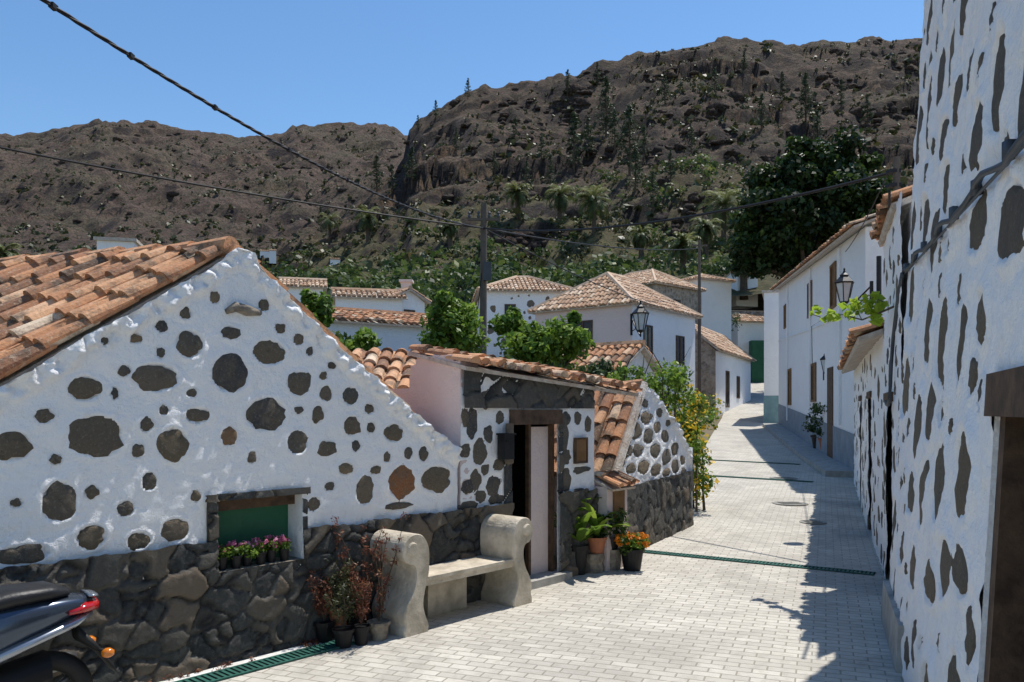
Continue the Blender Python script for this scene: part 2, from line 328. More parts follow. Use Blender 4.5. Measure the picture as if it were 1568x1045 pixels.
def tiles(mb,deck,poly,cd=None,pitch=.2,ln=.36,r=.09,pans=True,seg=6,jit=.012,lift=.02,th=.06):
    poly=[Vector(p) for p in poly]; e0=poly[0]; A=(poly[1]-e0).normalized()
    N=None
    for i in range(1,len(poly)-1):
        c=(poly[i]-e0).cross(poly[i+1]-e0)
        if c.length>1e-6: N=c.normalized(); break
    if N.z<0: N=-N
    B=Vector(cd).normalized() if cd is not None else N.cross(A).normalized()
    if cd is None and B.z<0: B=-B
    ab=A.dot(B); det=1-ab*ab
    def co2(p):
        d=p-e0; x=d.dot(A); y=d.dot(B); return ((x-ab*y)/det,(y-ab*x)/det)
    q=[co2(p) for p in poly]; amin=min(x for x,_ in q); amax=max(x for x,_ in q)
    Sx=N.cross(B).normalized(); n=max(1,round((amax-amin)*math.sqrt(det)/pitch)); st=(amax-amin)/n
    def rngb(a):
        bs=[]
        for i in range(len(q)):
            (x0,y0),(x1,y1)=q[i],q[(i+1)%len(q)]
            if (x0-a)*(x1-a)<=0 and abs(x1-x0)>1e-9: bs.append(y0+(y1-y0)*(a-x0)/(x1-x0))
        return (min(bs),max(bs)) if len(bs)>1 else None
    for i in range(n):
        for kind in((0,1) if pans else (0,)):
            a=amin+(i+.5+.5*kind)*st
            rb=rngb(min(a,amax-1e-4))
            if not rb or rb[1]-rb[0]<.08: continue
            b=rb[0]-random.uniform(0,.07); cs=random.gauss(0,.008); ca=random.gauss(0,jit*.7)
            while b<rb[1]-.05:
                L=min(ln*1.12,rb[1]-b+.03); j=random.gauss(0,jit); mb.cur=min(1,max(0,random.gauss(.5,.29)))
                vs=[]
                for (bb,rr,lf) in((b,r,.035),(b+L,r*.82,.008)):
                    p=e0+A*(a+ca)+B*bb+N*(lift+cs)+Sx*(j if bb==b else 0)
                    for k in range(seg+1):
                        th_=math.pi*k/seg
                        if kind==0: vs.append(p+Sx*rr*math.cos(th_)+N*(rr*math.sin(th_)*.85+lf))
                        else: vs.append(p+Sx*rr*math.cos(th_)*.9+N*(.05+lf*.5-rr*math.sin(th_)*.6))
                m=seg+1; fs=[(k,k+1,m+k+1,m+k) for k in range(seg)]
                if kind==0:
                    p=e0+A*(a+ca)+B*(b+.004)+N*(lift+cs)+Sx*j
                    for k in range(m):
                        th_=math.pi*k/seg; vs.append(p+Sx*r*.8*math.cos(th_)+N*(r*.8*math.sin(th_)*.85+.033))
                    fs+=[(k,k+1,2*m+k+1,2*m+k) for k in range(seg)]; fs.append(tuple(2*m+k for k in range(m)))
                mb.add(vs,fs); b+=ln*random.uniform(.93,1.05)
    lo=[p-N*th for p in poly]; k=len(poly)
    deck.add(list(poly)+lo,[tuple(range(k)),tuple(range(k,2*k))[::-1]]+[(i,(i+1)%k,k+(i+1)%k,k+i) for i in range(k)])
# ---- left cottage
W1=Plane((-1.681,6.53),(.665,.747))
cot=root('stone_cottage')
rk=[(0,592),(70,553),(130,513),(200,478),(270,437),(335,402),(352,384),(370,377),(386,388),(400,415),(440,455),(500,515),(560,568),(600,603),(650,648),(700,688)]
rs_=[W1.sh(*p) for p in rk]; sl0=(rs_[5][1]-rs_[0][1])/(rs_[5][0]-rs_[0][0]); rs_=[(-3.9,rs_[0][1]-sl0*(3.9+rs_[0][0]))]+rs_
topf=lambda s: float(np.interp(s,[a for a,_ in rs_],[b for _,b in rs_]))
sL,sR=-3.9,rs_[-1][0]
wa=W1.sh(331,768); wb=W1.sh(462,866); hole=(wa[0],wb[0],.70,wa[1])
gst=[(290,527,20,20),(240,578,32,20),(352,572,27,28),(412,540,24,18),(457,587,16,17),(407,635,29,24),(455,678,15,17),(130,595,24,18),(68,637,14,10),(147,668,40,30),(18,684,28,22),(90,768,26,30),(265,680,22,24),(303,636,17,11),(190,568,9,9),(208,518,9,7),(160,522,6,6),(176,602,5,9),(247,500,9,8),(284,480,8,9),(328,455,7,9),(353,510,14,9),(404,467,8,8),(429,503,8,7),(457,520,7,9),(474,538,5,7),(536,606,11,13),(499,603,9,11),(487,634,8,12),(458,628,6,5),(538,652,11,14),(501,686,12,11),(545,683,6,8),(568,655,6,7),(603,663,15,13),(558,752,13,20),(530,718,11,9),(614,738,19,23,.99),(668,733,23,19),(625,694,6,9),(648,695,7,11),(505,745,7,7),(250,628,7,7),(293,602,8,6),(224,650,10,10),(211,690,9,10),(246,540,7,7),(85,704,8,7),(140,753,10,9),(228,738,11,13),(192,779,13,11),(140,822,22,18),(268,812,20,17),(212,828,17,13),(35,850,40,15),(25,770,8,7),(350,668,11,13),(386,700,6,8),(565,626,7,7),(508,560,6,5),(495,575,5,6),(592,700,5,8),(575,720,7,6),(480,772,9,10),(610,775,20,5),(300,760,7,8)]
stl=[];smb=MB()
for q in gst:
    s,h=W1.sh(q[0],q[1]); s1=W1.sh(q[0]+q[2],q[1])[0]; Yd=W1.pt(s,0).y; rs=(s1-s); rh=q[3]/F*Yd
    stl.append((s,h,rs*.95,rh*.95)); stone(smb,W1,s,h,rs*1.04,rh*1.04,0,q[4] if len(q)>4 else None)
for k in range(20):
    s=random.uniform(-3.7,-2.4); h=random.uniform(1.1,max(1.3,topf(s)-.35)); r=random.uniform(.04,.11)
    if h+r<topf(s)-.2 and all(math.hypot(s-a,h-b)>r+c+.04 for a,b,c,d in stl): stl.append((s,h,r,r)); stone(smb,W1,s,h,r,r)
wall_grid('gable_wall',W1,sL,sR,.6,topf,M['white'],cot,.0165,[hole],stl,.012,0,.18,seed=2)
smb.build('wall_stones',M['stone'],cot,True)
wall_grid('plinth',W1,sL,W1.sh(782,800)[0],-.05,lambda s:.94+.03*noise.noise(Vector((s*3,0,0))),M['basalt'],cot,.0145,[hole],(),.012,.045,0,.145,3)
mb=MB()
prev=None
for i in range(61):
    s=sL+(sR-sL)*i/60; c=(W1.pt(s,topf(s)-.01,.03),W1.pt(s,topf(s)-.03,-.4))
    if prev: quad(mb,prev[0],c[0],c[1],prev[1])
    prev=c
quad(mb,W1.pt(sR,0,0),W1.pt(sR,topf(sR),0),W1.pt(sR,topf(sR),-3),W1.pt(sR,0,-3))
mb.build('wall_top',M['white'],cot)
mb=MB(); a,b,c,d=hole
quad(mb,W1.pt(a,c,.03),W1.pt(b,c,.03),W1.pt(b,c,-.3),W1.pt(a,c,-.3)); quad(mb,W1.pt(a,c,.03),W1.pt(a,d,0),W1.pt(a,d,-.3),W1.pt(a,c,-.3))
quad(mb,W1.pt(a,d,0),W1.pt(b,d,0),W1.pt(b,d,-.3),W1.pt(a,d,-.3)); mb.build('window_reveal',M['palebase'],cot)
mb=MB(); quad(mb,W1.pt(b,c,.03),W1.pt(b,d,0),W1.pt(b,d,-.3),W1.pt(b,c,-.3)); mb.build('window_reveal_white',M['white'],cot)
mb=MB(); pbox(mb,W1,a,b,c,d-.08,-.24,-.20); pbox(mb,W1,a,a+.30,c,d-.06,-.2,-.17); mb.build('window_board',M['green'],cot)
mb=MB(); pbox(mb,W1,a-.01,b+.01,d-.09,d-.01,-.15,-.1); pbox(mb,W1,a-.01,b+.01,d-.12,d,-.34,-.25);mb.build('window_inner_frame',M['wood'],cot)
wall_grid('window_lintel',W1,a-.09,b+.06,d,lambda s:d+.055,M['basalt'],cot,.012,[],(),.006,.03,0,.14,5)
wall_grid('window_jamb',W1,a-.075,a,c,lambda s:d,M['basalt'],cot,.012,[],(),.006,.03,0,.12,6)
wall_grid('window_jamb_stone',W1,b+.002,b+.05,c,lambda s:d,M['basalt'],cot,.012,[],(),.006,.024,0,.14,7)
mb=MB(); pbox(mb,W1,a-.09,b+.06,d,d+.05,-.02,.005); pbox(mb,W1,a-.075,a-.002,c,d,-.02,.003); mb.build('window_stone_core',M['stone'],cot)
# roofs
tmb=MB();dmb=MB()
r3=Vector((-.93,.36,.02))
As=W1.sh(356,386); Bs=W1.sh(0,590); sl=(As[1]-Bs[1])/(As[0]-Bs[0])
Ark=W1.pt(As[0],As[1]+.0,-.03); Brk=W1.pt(-3.9,As[1]-sl*(As[0]+3.9),-.03)
tiles(tmb,dmb,[Brk+r3*6,Brk,Ark,Ark+r3*6],(Ark-Brk),.165,.32,.078,jit=.018,th=.02,lift=.012)
Crk=W1.pt(sR,topf(sR)+.01,-.26); Dr=W1.pt(rs_[9][0],rs_[9][1]+.03,-.26); bk=Vector((-.747,.665,.0))
tiles(tmb,dmb,[Crk+bk*3,Crk,Dr,Dr+bk*3],(Dr-Crk),.2,.34,.075,th=.03)
ridge_tiles(tmb,Ark+Vector((0,0,.02)),Ark+r3*6+Vector((0,0,.02)),.085)
tmb.build('roof_tiles',M['tile'],cot); dmb.build('roof_deck',M['deck'],cot)
mb=MB(); pls=[W1.sh(345,478),W1.sh(360,470),W1.sh(378,476),W1.sh(398,480)]
tube(mb,[W1.pt(s,h,.01) for s,h in pls],[.02,.04,.045,.02],7); mb.build('wall_ledge_stone',M['palebase'],cot,True)
# ---- entrance facade
ent=root('entrance_porch')
eL,eR=W1.sh(705,600)[0],W1.sh(910,600)[0]
door=(W1.sh(783,700)[0],W1.sh(853,700)[0],-.05,W1.sh(783,648)[1])
etop=lambda s: 2.34-.05*(s-eL)
est=[];smb=MB()
for q in [(722,648,8,24),(733,692,9,20),(716,745,9,12),(728,735,8,16),(735,760,8,10),(712,690,7,10),(745,612,11,13),(722,610,10,13),(764,712,8,9),(748,665,7,13),(718,775,14,7),(755,745,10,16),(867,640,7,10),(864,668,6,22),(866,700,7,12),(884,640,5,10),(890,720,12,5),(900,650,5,12),(885,755,8,6),(866,735,7,18),(765,640,6,10),(760,765,12,7),(712,640,5,14),(742,720,6,8)]:
    s,h=W1.sh(q[0],q[1]); rs=(W1.sh(q[0]+q[2],q[1])[0]-s); rh=q[3]/F*W1.pt(s,0).y
    est.append((s,h,rs*.95,rh*.95)); stone(smb,W1,s,h,rs*1.1,rh*1.1,0,random.uniform(0,.35))
wall_grid('porch_wall',W1,eL,eR,0,etop,M['white'],ent,.025,[door],est,.008,0,seed=8)
smb.build('porch_stones',M['stone'],ent,True)
bh=W1.sh(783,634)[1]
wall_grid('stone_band',W1,eL+.02,eR-.02,bh+.06,lambda s:etop(s)-.02,M['basalt'],ent,.018,[],(),.012,.03,0,.16,9)
wall_grid('porch_plinth',W1,door[1]+.0,eR,-.05,lambda s:.98+.05*noise.noise(Vector((s*6,3,0))),M['basalt'],ent,.018,[],(),.012,.05,0,.18,10)
wall_grid('door_jamb_stone',W1,door[0]-.13,door[0],-.05,lambda s:door[3],M['basalt'],ent,.02,[],(),.008,.02,0,.18,11)
wall_grid('door_jamb_stone_right',W1,door[1]+.002,door[1]+.10,.9,lambda s:door[3],M['basalt'],ent,.02,[],(),.008,.022,0,.16,12)
wd=door[1]-door[0]
mb=MB(); pbox(mb,W1,door[0]-.04,door[1]+.06,door[3]-.02,bh+.045,-.1,.034); pbox(mb,W1,door[0],door[0]+.055,-.02,door[3]-.02,-.12,-.04); pbox(mb,W1,door[1]-.04,door[1],-.02,door[3]-.02,-.12,-.04)
pbox(mb,W1,door[0]+wd*.50,door[0]+wd*.50+.04,-.02,door[3]-.02,-.14,-.09); mb.build('door_frame',M['wood'],ent)
mb=MB(); pbox(mb,W1,door[0]+wd*.50+.04,door[1]-.04,-.02,door[3]-.05,-.13,-.10);mb.build('side_panel',M['pink'],ent)
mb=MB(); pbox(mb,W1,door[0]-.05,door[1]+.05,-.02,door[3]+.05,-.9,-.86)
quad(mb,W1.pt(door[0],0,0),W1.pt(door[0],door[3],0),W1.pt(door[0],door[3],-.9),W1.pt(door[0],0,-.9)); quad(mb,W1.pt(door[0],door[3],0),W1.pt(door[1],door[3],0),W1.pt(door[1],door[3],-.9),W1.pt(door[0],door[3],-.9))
quad(mb,W1.pt(door[1],0,-.14),W1.pt(door[1],door[3],-.14),W1.pt(door[1],door[3],-.9),W1.pt(door[1],0,-.9));mb.build('door_shade_lining',M['dark'],ent)  # doorway depth lined in near-black, its shade put into the colour
mb=MB(); pbox(mb,W1,door[0]-.1,door[1]+.1,-.05,.09,-.3,.14); mb.build('door_step',M['kerb'],ent)
mb=MB(); s,h=W1.sh(887,690); pbox(mb,W1,s-.1,s+.1,h-.13,h+.13,0,.03); mb.build('wooden_plaque',M['wood2'],ent)
mb=MB(); pbox(mb,W1,s-.12,s+.12,h-.15,h-.13,0,.04); pbox(mb,W1,s-.12,s+.12,h+.13,h+.15,0,.04); pbox(mb,W1,s-.12,s-.1,h-.13,h+.13,0,.04); pbox(mb,W1,s+.1,s+.12,h-.13,h+.13,0,.04); mb.build('plaque_frame',M['wood'],ent)
mb=MB(); SW=Plane((W1.pt(eL,0).x,W1.pt(eL,0).y),(-.747,.665),-1)
pts=[(0,2.38),(.10,2.42),(.12,2.45),(.64,2.48),(.66,2.40),(.74,2.36),(.76,2.18),(2.3,2.10)]
for (a,b),(c,d) in zip(pts,pts[1:]): pbox(mb,SW,a,c,0,(b+d)/2,-.25,0.0)
pbox(mb,SW,1.0,1.2,0,2.1,-2.6,-.2); mb.build('side_wall',M['pink'],ent)
tmb=MB();dmb=MB()
E0=W1.pt(eL-.02,2.34,.10);E1=W1.pt(W1.sh(968,600)[0],2.12,.10); bk=Vector((-.747,.665,.22))
tiles(tmb,dmb,[E0,E1,E1+bk*.85,E0+bk*.85],bk,.19,.34,.082,jit=.028,th=.04)
q=[P(570,603,9.9),P(655,603,9.9),P(662,543,11.2),P(540,543,11.2)]; tiles(tmb,dmb,q,None,.2,.34,.088)
tmb.build('roof_tiles',M['tile'],ent); dmb.build('roof_deck',M['deck'],ent)
# ---- small gable
W2=Plane((1.34,10.17),(.467,.884))
ann=root('small_stone_annex'); tmb=MB();dmb=MB()
gk=[(944,738),(950,712),(965,655),(980,603),(990,592),(1003,604),(1020,630),(1038,656),(1052,684),(1057,700)]
gs=[W2.sh(*p) for p in gk]; t2=lambda s: float(np.interp(s,[a for a,_ in gs],[b for _,b in gs]))
ast=[];smb=MB()
for q in [(975,660,9,13),(990,640,9,10),(962,690,8,10),(978,690,8,10),(993,668,8,12),(1006,655,6,9),(1003,690,8,11),(1018,668,6,9),(1020,700,7,11),(1033,688,6,10),(985,715,9,10),(966,718,8,9),(1004,720,8,9),(1034,715,6,10),(1045,705,4,7),(988,618,5,6),(1010,632,5,7),(1023,648,4,6),(975,635,5,7),(1046,724,4,7),(1020,724,6,6)]:
    s,h=W2.sh(q[0],q[1]); rs=(W2.sh(q[0]+q[2],q[1])[0]-s); rh=q[3]/F*W2.pt(s,0).y
    ast.append((s,h,rs*.95,rh*.95)); stone(smb,W2,s,h,rs,rh,0,random.uniform(.3,.9))
wall_grid('annex_gable',W2,gs[0][0],gs[-1][0],.6,t2,M['white'],ann,.03,[],ast,.012,0,.14,seed=13)
smb.build('annex_stones',M['stone'],ann,True)
wall_grid('annex_plinth',W2,gs[0][0],gs[-1][0],-.05,lambda s:.92,M['basalt'],ann,.025,[],(),.015,.05,0,.2,14)
mb=MB(); prev=None
for i in range(31):
    s=gs[0][0]+(gs[-1][0]-gs[0][0])*i/30; c=(W2.pt(s,t2(s),.02),W2.pt(s,t2(s)-.02,-.35))
    if prev: quad(mb,prev[0],c[0],c[1],prev[1])
    prev=c
sR2=gs[-1][0]; quad(mb,W2.pt(sR2,-.1,.04),W2.pt(sR2,1.3,.04),W2.pt(sR2,1.3,-1.6),W2.pt(sR2,-.1,-1.6)); mb.build('annex_body',M['white'],ann)
mb=MB(); pbox(mb,W2,gs[0][0]-.02,gs[0][0]+.15,.0,1.06,-1.3,-.02); mb.build('annex_side_wall',M['pink'],ann)
bk2=Vector((-.884,.467,0)); L0=W2.pt(gs[0][0]-.06,1.06,-.02); L1=W2.pt(W2.sh(985,594)[0],W2.sh(985,594)[1]+.0,-.02)
tiles(tmb,dmb,[L0+bk2*1.5,L0,L1,L1+bk2*1.5],(L1-L0),.175,.32,.08,jit=.02,th=.03)
R1=W2.pt(sR2,1.15,-.15); L1b=L1+bk2*.12
tiles(tmb,dmb,[R1+bk2*1.5,R1,L1b,L1b+bk2*1.5],(L1b-R1),.2,.34,.075,th=.03)
ridge_tiles(tmb,L1+Vector((0,0,.03)),L1+bk2*1.5+Vector((0,0,.03)),.08)
tube(dmb,[L0+Vector((.03,-.02,.05)),L1+Vector((.03,-.02,.05))],[.06,.06],7)
q0=W1.pt(eR+.02,.98,.25); u3=Vector((W1.u.x,W1.u.y,0)); n3_=Vector((W1.n.x,W1.n.y,0)); tiles(tmb,dmb,[q0,q0+u3*.5,q0+u3*.5-n3_*.3+Vector((0,0,.12)),q0-n3_*.3+Vector((0,0,.12))],None,.15,.3,.06,th=.03)
tmb.build('roof_tiles',M['tile'],ann); dmb.build('roof_deck',M['deck'],ann)
mb=MB(); pbox(mb,W1,eR+.02,eR+.45,0,1.0,-.05,.17); mb.build('meter_pier',M['pink'],ann)
mb=MB(); pbox(mb,W1,eR+.14,eR+.36,.63,.95,.17,.195); mb.build('meter_hatch',M['wood2'],ann)
# mailbox
mbx=root('mailbox'); mb=MB(); s,h=W1.sh(766,684); pbox(mb,W1,s-.075,s+.075,h-.13,h+.12,.03,.13); pbox(mb,W1,s-.085,s+.085,h+.12,h+.14,.02,.15); pbox(mb,W1,s-.05,s+.05,h+.05,h+.07,.13,.14); mb.build('box',M['black'],mbx)
# gutter / line / drains
mb=MB(); quad(mb,*[W1.pt(a,.0105,o) for a,o in((-4,.06),(.2,.06),(.2,.13),(-4,.13))]); mb.build('white_road_line',M['whitepaint'])
gr=root('street_drain_grate'); mb=MB()
def grd(px,py):
    Y=H*F/(py-HY)
    for _ in range(40): Y=(H-g(Y))*F/(py-HY) *.5+Y*.5
    return Vector(((px-CX)/F*Y,Y,g(Y)+.011))
dk=MB()
for a,b,wd_ in[(W1.pt(-3.5,.011,.26),W1.pt(.25,.011,.26),.17),(grd(985,846),grd(1340,881),.15),(grd(1080,729),grd(1245,739),.22),(grd(1085,705),grd(1225,712),.22)]:
    d=(b-a);L=d.length;d/=L;nn=Vector((-d.y,d.x,0)); quad(dk,a-nn*wd_/2,b-nn*wd_/2,b+nn*wd_/2,a+nn*wd_/2); k=0
    while k<L:
        c=a+d*k; boxc(mb,c+Vector((0,0,.005)),.024,wd_,.008,d,nn); k+=.045
    for o in(-.5,.5): boxc(mb,(a+b)/2+nn*wd_*o+Vector((0,0,.006)),L,.02,.01,d,nn)
mb.build('grate_bars',M['grate'],gr); dk.build('grate_shade_strip',M['dark'],gr)  # flat near-black strip under the bars, painted as shade in the gaps
for px,py,r in[(1210,772,.34),(1200,733,.34),(1245,801,.22)]:
    mh=root('manhole_cover'); mb=MB(); lathe(mb,grd(px,py)-Vector((0,0,.003)),[(r,0),(r,.008),(r-.02,.010),(r-.03,.007),(.02,.007)],28)
    c=grd(px,py)
    for i in range(-3,4): boxc(mb,c+Vector((0,i*.06,.007)),r*1.2,.02,.006)
    mb.build('cover',M['iron'],mh)
# ---- right near house
C3=(3.41,7.24); u_3=(.366,.931)
W3=Plane(C3,u_3,-1,.055)
rh_=root('whitewashed_stone_house'); WT=5.75
dn=(W3.sh(1568,800)[0]-.45,W3.sh(1478,800)[0],-.05,1.88)
sts=[];smb=MB(); random.seed(12)
tries=0
while tries<14000 and len(sts)<120:
    tries+=1; s=random.uniform(-5.9,-.06); h=random.uniform(.1,5.6); big=random.random()
    if big<.3 and len(sts)>50: rs=random.uniform(.05,.09); rh=rs*random.uniform(.8,1.4)
    else: rs=random.uniform(.12,.27); rh=random.uniform(.11,.27)
    if dn[0]-rs-.1<s<dn[1]+rs+.08 and h<2.2+rh: continue
    if s+rs>0: continue
    if all(math.hypot((s-a)/(rs+c+.12),(h-b)/(rh+d+.09))>1 for a,b,c,d in sts): sts.append((s,h,rs,rh))
for a,b,c,d in sts: stone(smb,W3,a,b,c*1.0,d*1.0,0,random.uniform(.3,.92))
wall_grid('street_wall',W3,-6.0,0,0,lambda s:WT,M['white'],rh_,.022,[dn],[(a,b,c*.95,d*.95) for a,b,c,d in sts],.028,0,seed=21,fs=3.5,lip=.014)
smb.build('wall_stones',M['stone'],rh_,True)
mb=MB(); pe=[W3.pt(0,h,0) for h in(0,WT)]; bkr=Vector((.931,-.366,0)); 
quad(mb,pe[0],pe[1],pe[1]+bkr*4,pe[0]+bkr*4); quad(mb,W3.pt(-6,WT,0),W3.pt(0,WT,0),W3.pt(0,WT,-4),W3.pt(-6,WT,-4));quad(mb,W3.pt(-6,0,0),W3.pt(-6,WT,0),W3.pt(-6,WT,-4),W3.pt(-6,0,-4)); quad(mb,W3.pt(-6,0,-4),W3.pt(-6,WT,-4),W3.pt(0,WT,-4),W3.pt(0,0,-4));mb.build('house_body',M['white'],rh_)
mb=MB(); pbox(mb,W3,dn[0]-.06,dn[1]+.05,dn[3]-.0,dn[3]+.17,-.2,.03)
pbox(mb,W3,dn[1]-.10,dn[1],-.05,dn[3],-.2,-.02); pbox(mb,W3,dn[0],dn[0]+.1,-.05,dn[3],-.2,-.02)
for k in range(6):
    a=dn[0]+.1+(dn[1]-dn[0]-.2)*k/6; pbox(mb,W3,a+.004,a+(dn[1]-dn[0]-.2)/6-.004,0,dn[3]-.02,-.2,-.16+.004*(k%2))
for hz in(.25,.95,1.6): pbox(mb,W3,dn[0]+.1,dn[1]-.1,hz,hz+.1,-.17,-.135)
mb.build('door',M['wood'],rh_)
mb=MB(); quad(mb,W3.pt(dn[1],0,0),W3.pt(dn[1],dn[3],0),W3.pt(dn[1],dn[3],-.3),W3.pt(dn[1],0,-.3));mb.build('door_reveal',M['white'],rh_)
mb=MB(); pbox(mb,W3,-1.6,.05,-.05,.35,0,.05); pbox(mb,W3,dn[0]-.1,dn[1]+.1,-.05,.08,-.1,.12); mb.build('wall_foot',M['kerb'],rh_)
# conduit
cp=root('wall_conduit'); mb=MB(); pts=[]
for k in range(30):
    s=-5.6+5.6*k/29; pts.append(W3.pt(s,2.80+.36*k/29+.03*math.sin(k*.9),.045+.01*math.sin(k*1.7)))
tube(mb,pts,.015,8); pts=[W3.pt(s,h,.05) for s,h in[(-.02,3.14),(.25,3.0),(.45,2.8),(.62,2.6),(.66,2.35),(.60,2.15),(.62,2.02),(.75,1.96),(.95,1.97),(1.1,2.0)]]; tube(mb,pts,.018,8)
tube(mb,[W3.pt(-5.6+5.6*k/19,2.78+.36*k/19,.03) for k in range(20)],.008,6)
for k in range(8): s=-5.2+k*.72; boxc(mb,W3.pt(s,2.82+.36*(s+5.6)/5.6,.03),.04,.04,.07)
mb.build('conduit',M['pipe'],cp,True)
# ---- row houses on the right
row=root('white_row_house'); W3b=Plane((C3[0]+.02,C3[1]),u_3,-1,0); O=-.10
def rstones(mb,pl,s0,s1,h0,h1,n,off,rmax=.16,sts=None,avoid=(),gap=.08):
    sts=[] if sts is None else sts; t=0
    while t<n*20 and len(sts)<n:
        t+=1; s=random.uniform(s0,s1);h=random.uniform(h0,h1);r=random.uniform(.05,rmax); r2=r*random.uniform(.7,1.4)
        if any(a-r<s<b+r and c-r2<h<d+r2 for a,b,c,d in avoid): continue
        if all(math.hypot(s-a,h-b)>max(r,r2)+max(c,d)+gap for a,b,c,d in sts): sts.append((s,h,r,r2)); stone(mb,pl,s,h,r,r2,off,random.uniform(.3,.9))
    return sts
smb=MB(); doorB=(1.0,1.9,-.1,2.0); doorB2=(5.0,5.9,-.1,2.1)
st1=rstones(smb,W3b,.05,2.3,.1,3.7,34,O,.16,avoid=[doorB]); st2=rstones(smb,W3b,2.4,12.5,.1,2.7,75,O,.18,avoid=[doorB2,(8.5,9.3,-.1,2.1)])
smb.build('wall_stones',M['stone'],row,True)
wall_grid('tall_wall',W3b,0,2.3,0,lambda s:3.9,M['white'],row,.04,[doorB],st1,.02,O,seed=31)
wall_grid('low_wall',W3b,2.3,12.6,0,lambda s:2.85,M['white'],row,.05,[doorB2,(8.5,9.3,-.1,2.1)],st2,.02,O,seed=32)
mb=MB(); pbox(mb,W3b,0,2.3,0,3.88,-4,O-.12); pbox(mb,W3b,2.3,12.6,0,2.8,-4,O-.12); mb.build('body',M['white2'],row)
mb=MB()
for d_ in(doorB,doorB2,(8.5,9.3,-.1,2.1)): pbox(mb,W3b,d_[0],d_[1],0,d_[3],O-.1,O-.06); pbox(mb,W3b,d_[0]-.05,d_[1]+.05,d_[3],d_[3]+.1,O-.1,O+.03)
mb.build('doors',M['wood'],row)
tmb=MB();dmb=MB()
def eave(pl,s0,s1,h0,h1,off,depth,rise,pitch=.2,pans=True,over=.25):
    a=pl.pt(s0,h0,off+over);b=pl.pt(s1,h1,off+over);c=pl.pt(s1,h1+rise,off-depth);d=pl.pt(s0,h0+rise,off-depth)
    tiles(tmb,dmb,[a,b,c,d],None,pitch,.36,.088,pans)
eave(W3b,0.5,2.4,3.9,3.9,O,1.6,.6,over=.06); eave(W3b,2.3,12.7,2.78,2.85,O,2.2,.85,over=.28)
tmb.build('roof_tiles',M['tile'],row); dmb.build('roof_deck',M['deck'],row)
# ---- two storey house
W4=Plane((8.43,19.0),(.224,.975),-1); th=root('two_storey_white_house')
def hs(s): return 6.3+ (s/20)*1.5
mb=MB(); s1=20.2
mb.add([W4.pt(0,0,0),W4.pt(s1,0,0),W4.pt(s1,hs(s1),0),W4.pt(0,hs(0),0),W4.pt(0,0,-6),W4.pt(s1,0,-6),W4.pt(s1,hs(s1),-6),W4.pt(0,hs(0),-6)],BF)
mb.build('walls',M['white2'],th)
mb=MB(); mb.add([W4.pt(-.01,0,.02),W4.pt(s1+.02,0,.02),W4.pt(s1+.02,g(38)+1.15,.02),W4.pt(-.01,g(19)+1.05,.02)],[(0,1,2,3)]); mb.build('painted_base',M['bluegrey'],th)
fr=MB();gl=MB();sh=MB()
for px,y0,y1,wd_ in[(1277,408,468,.8),(1241,436,482,.9),(1210,568,618,.9),(1247,560,612,.9),(1203,470,500,.7)]:
    s,ha=W4.sh(px,y1); _,hb=W4.sh(px,y0)
    pbox(gl,W4,s-wd_/2,s+wd_/2,ha,hb,-.1,.01); pbox(sh,W4,s-wd_/2-.08,s+wd_/2+.08,ha-.08,ha,.0,.05); pbox(sh,W4,s-wd_/2-.08,s+wd_/2+.08,hb,hb+.08,.0,.05)
    for a in(-wd_/2-.08,-.04,wd_/2): pbox(sh,W4,s+a,s+a+.08,ha,hb,0,.045)
    pbox(sh,W4,s-wd_/2,s,ha,hb,.012,.03)
gl.build('window_glass',M['glass'],th); sh.build('window_frames',M['wood2'],th)
mb=MB(); s,h=W4.sh(1272,660); pbox(mb,W4,s-.5,s+.5,g(24),h+1.9,-.05,.025); mb.build('door',M['wood'],th)
mb=MB()
for s_ in(3.2,9,16): tube(mb,[W4.pt(s_,g(25)+1.1,.06),W4.pt(s_,hs(s_)-.1,.06)],.035,6)
tube(mb,[W4.pt(0,4.4,.05),W4.pt(10,4.8,.04),W4.pt(20,5.3,.05)],.02,5); mb.build('downpipes',M['white2'],th)
tmb=MB();dmb=MB(); eave(W4,-.2,s1+.3,hs(0),hs(s1),0,3.2,1.2,over=.3); tmb.build('roof_tiles',M['tile'],th); dmb.build('roof_deck',M['deck'],th)
mb=MB(); pbox(mb,W4,-.2,s1,hs(0)-.0,hs(0)+.02,-6,-3) ; mb.build('roof_back',M['deck'],th)
sw=root('sidewalk'); mb=MB()
for i in range(16):
    a=1+i*1.2;b=a+1.2; ya=W4.pt(a,0).y; yb=W4.pt(b,0).y
    mb.add([W4.pt(a,g(ya)-.1,.75),W4.pt(b,g(yb)-.1,.75),W4.pt(b,g(yb)+.16,.75),W4.pt(a,g(ya)+.16,.75),W4.pt(a,g(ya)-.1,0),W4.pt(b,g(yb)-.1,0),W4.pt(b,g(yb)+.16,0),W4.pt(a,g(ya)+.16,0)],BF)
mb.build('kerb',M['kerb'],sw)
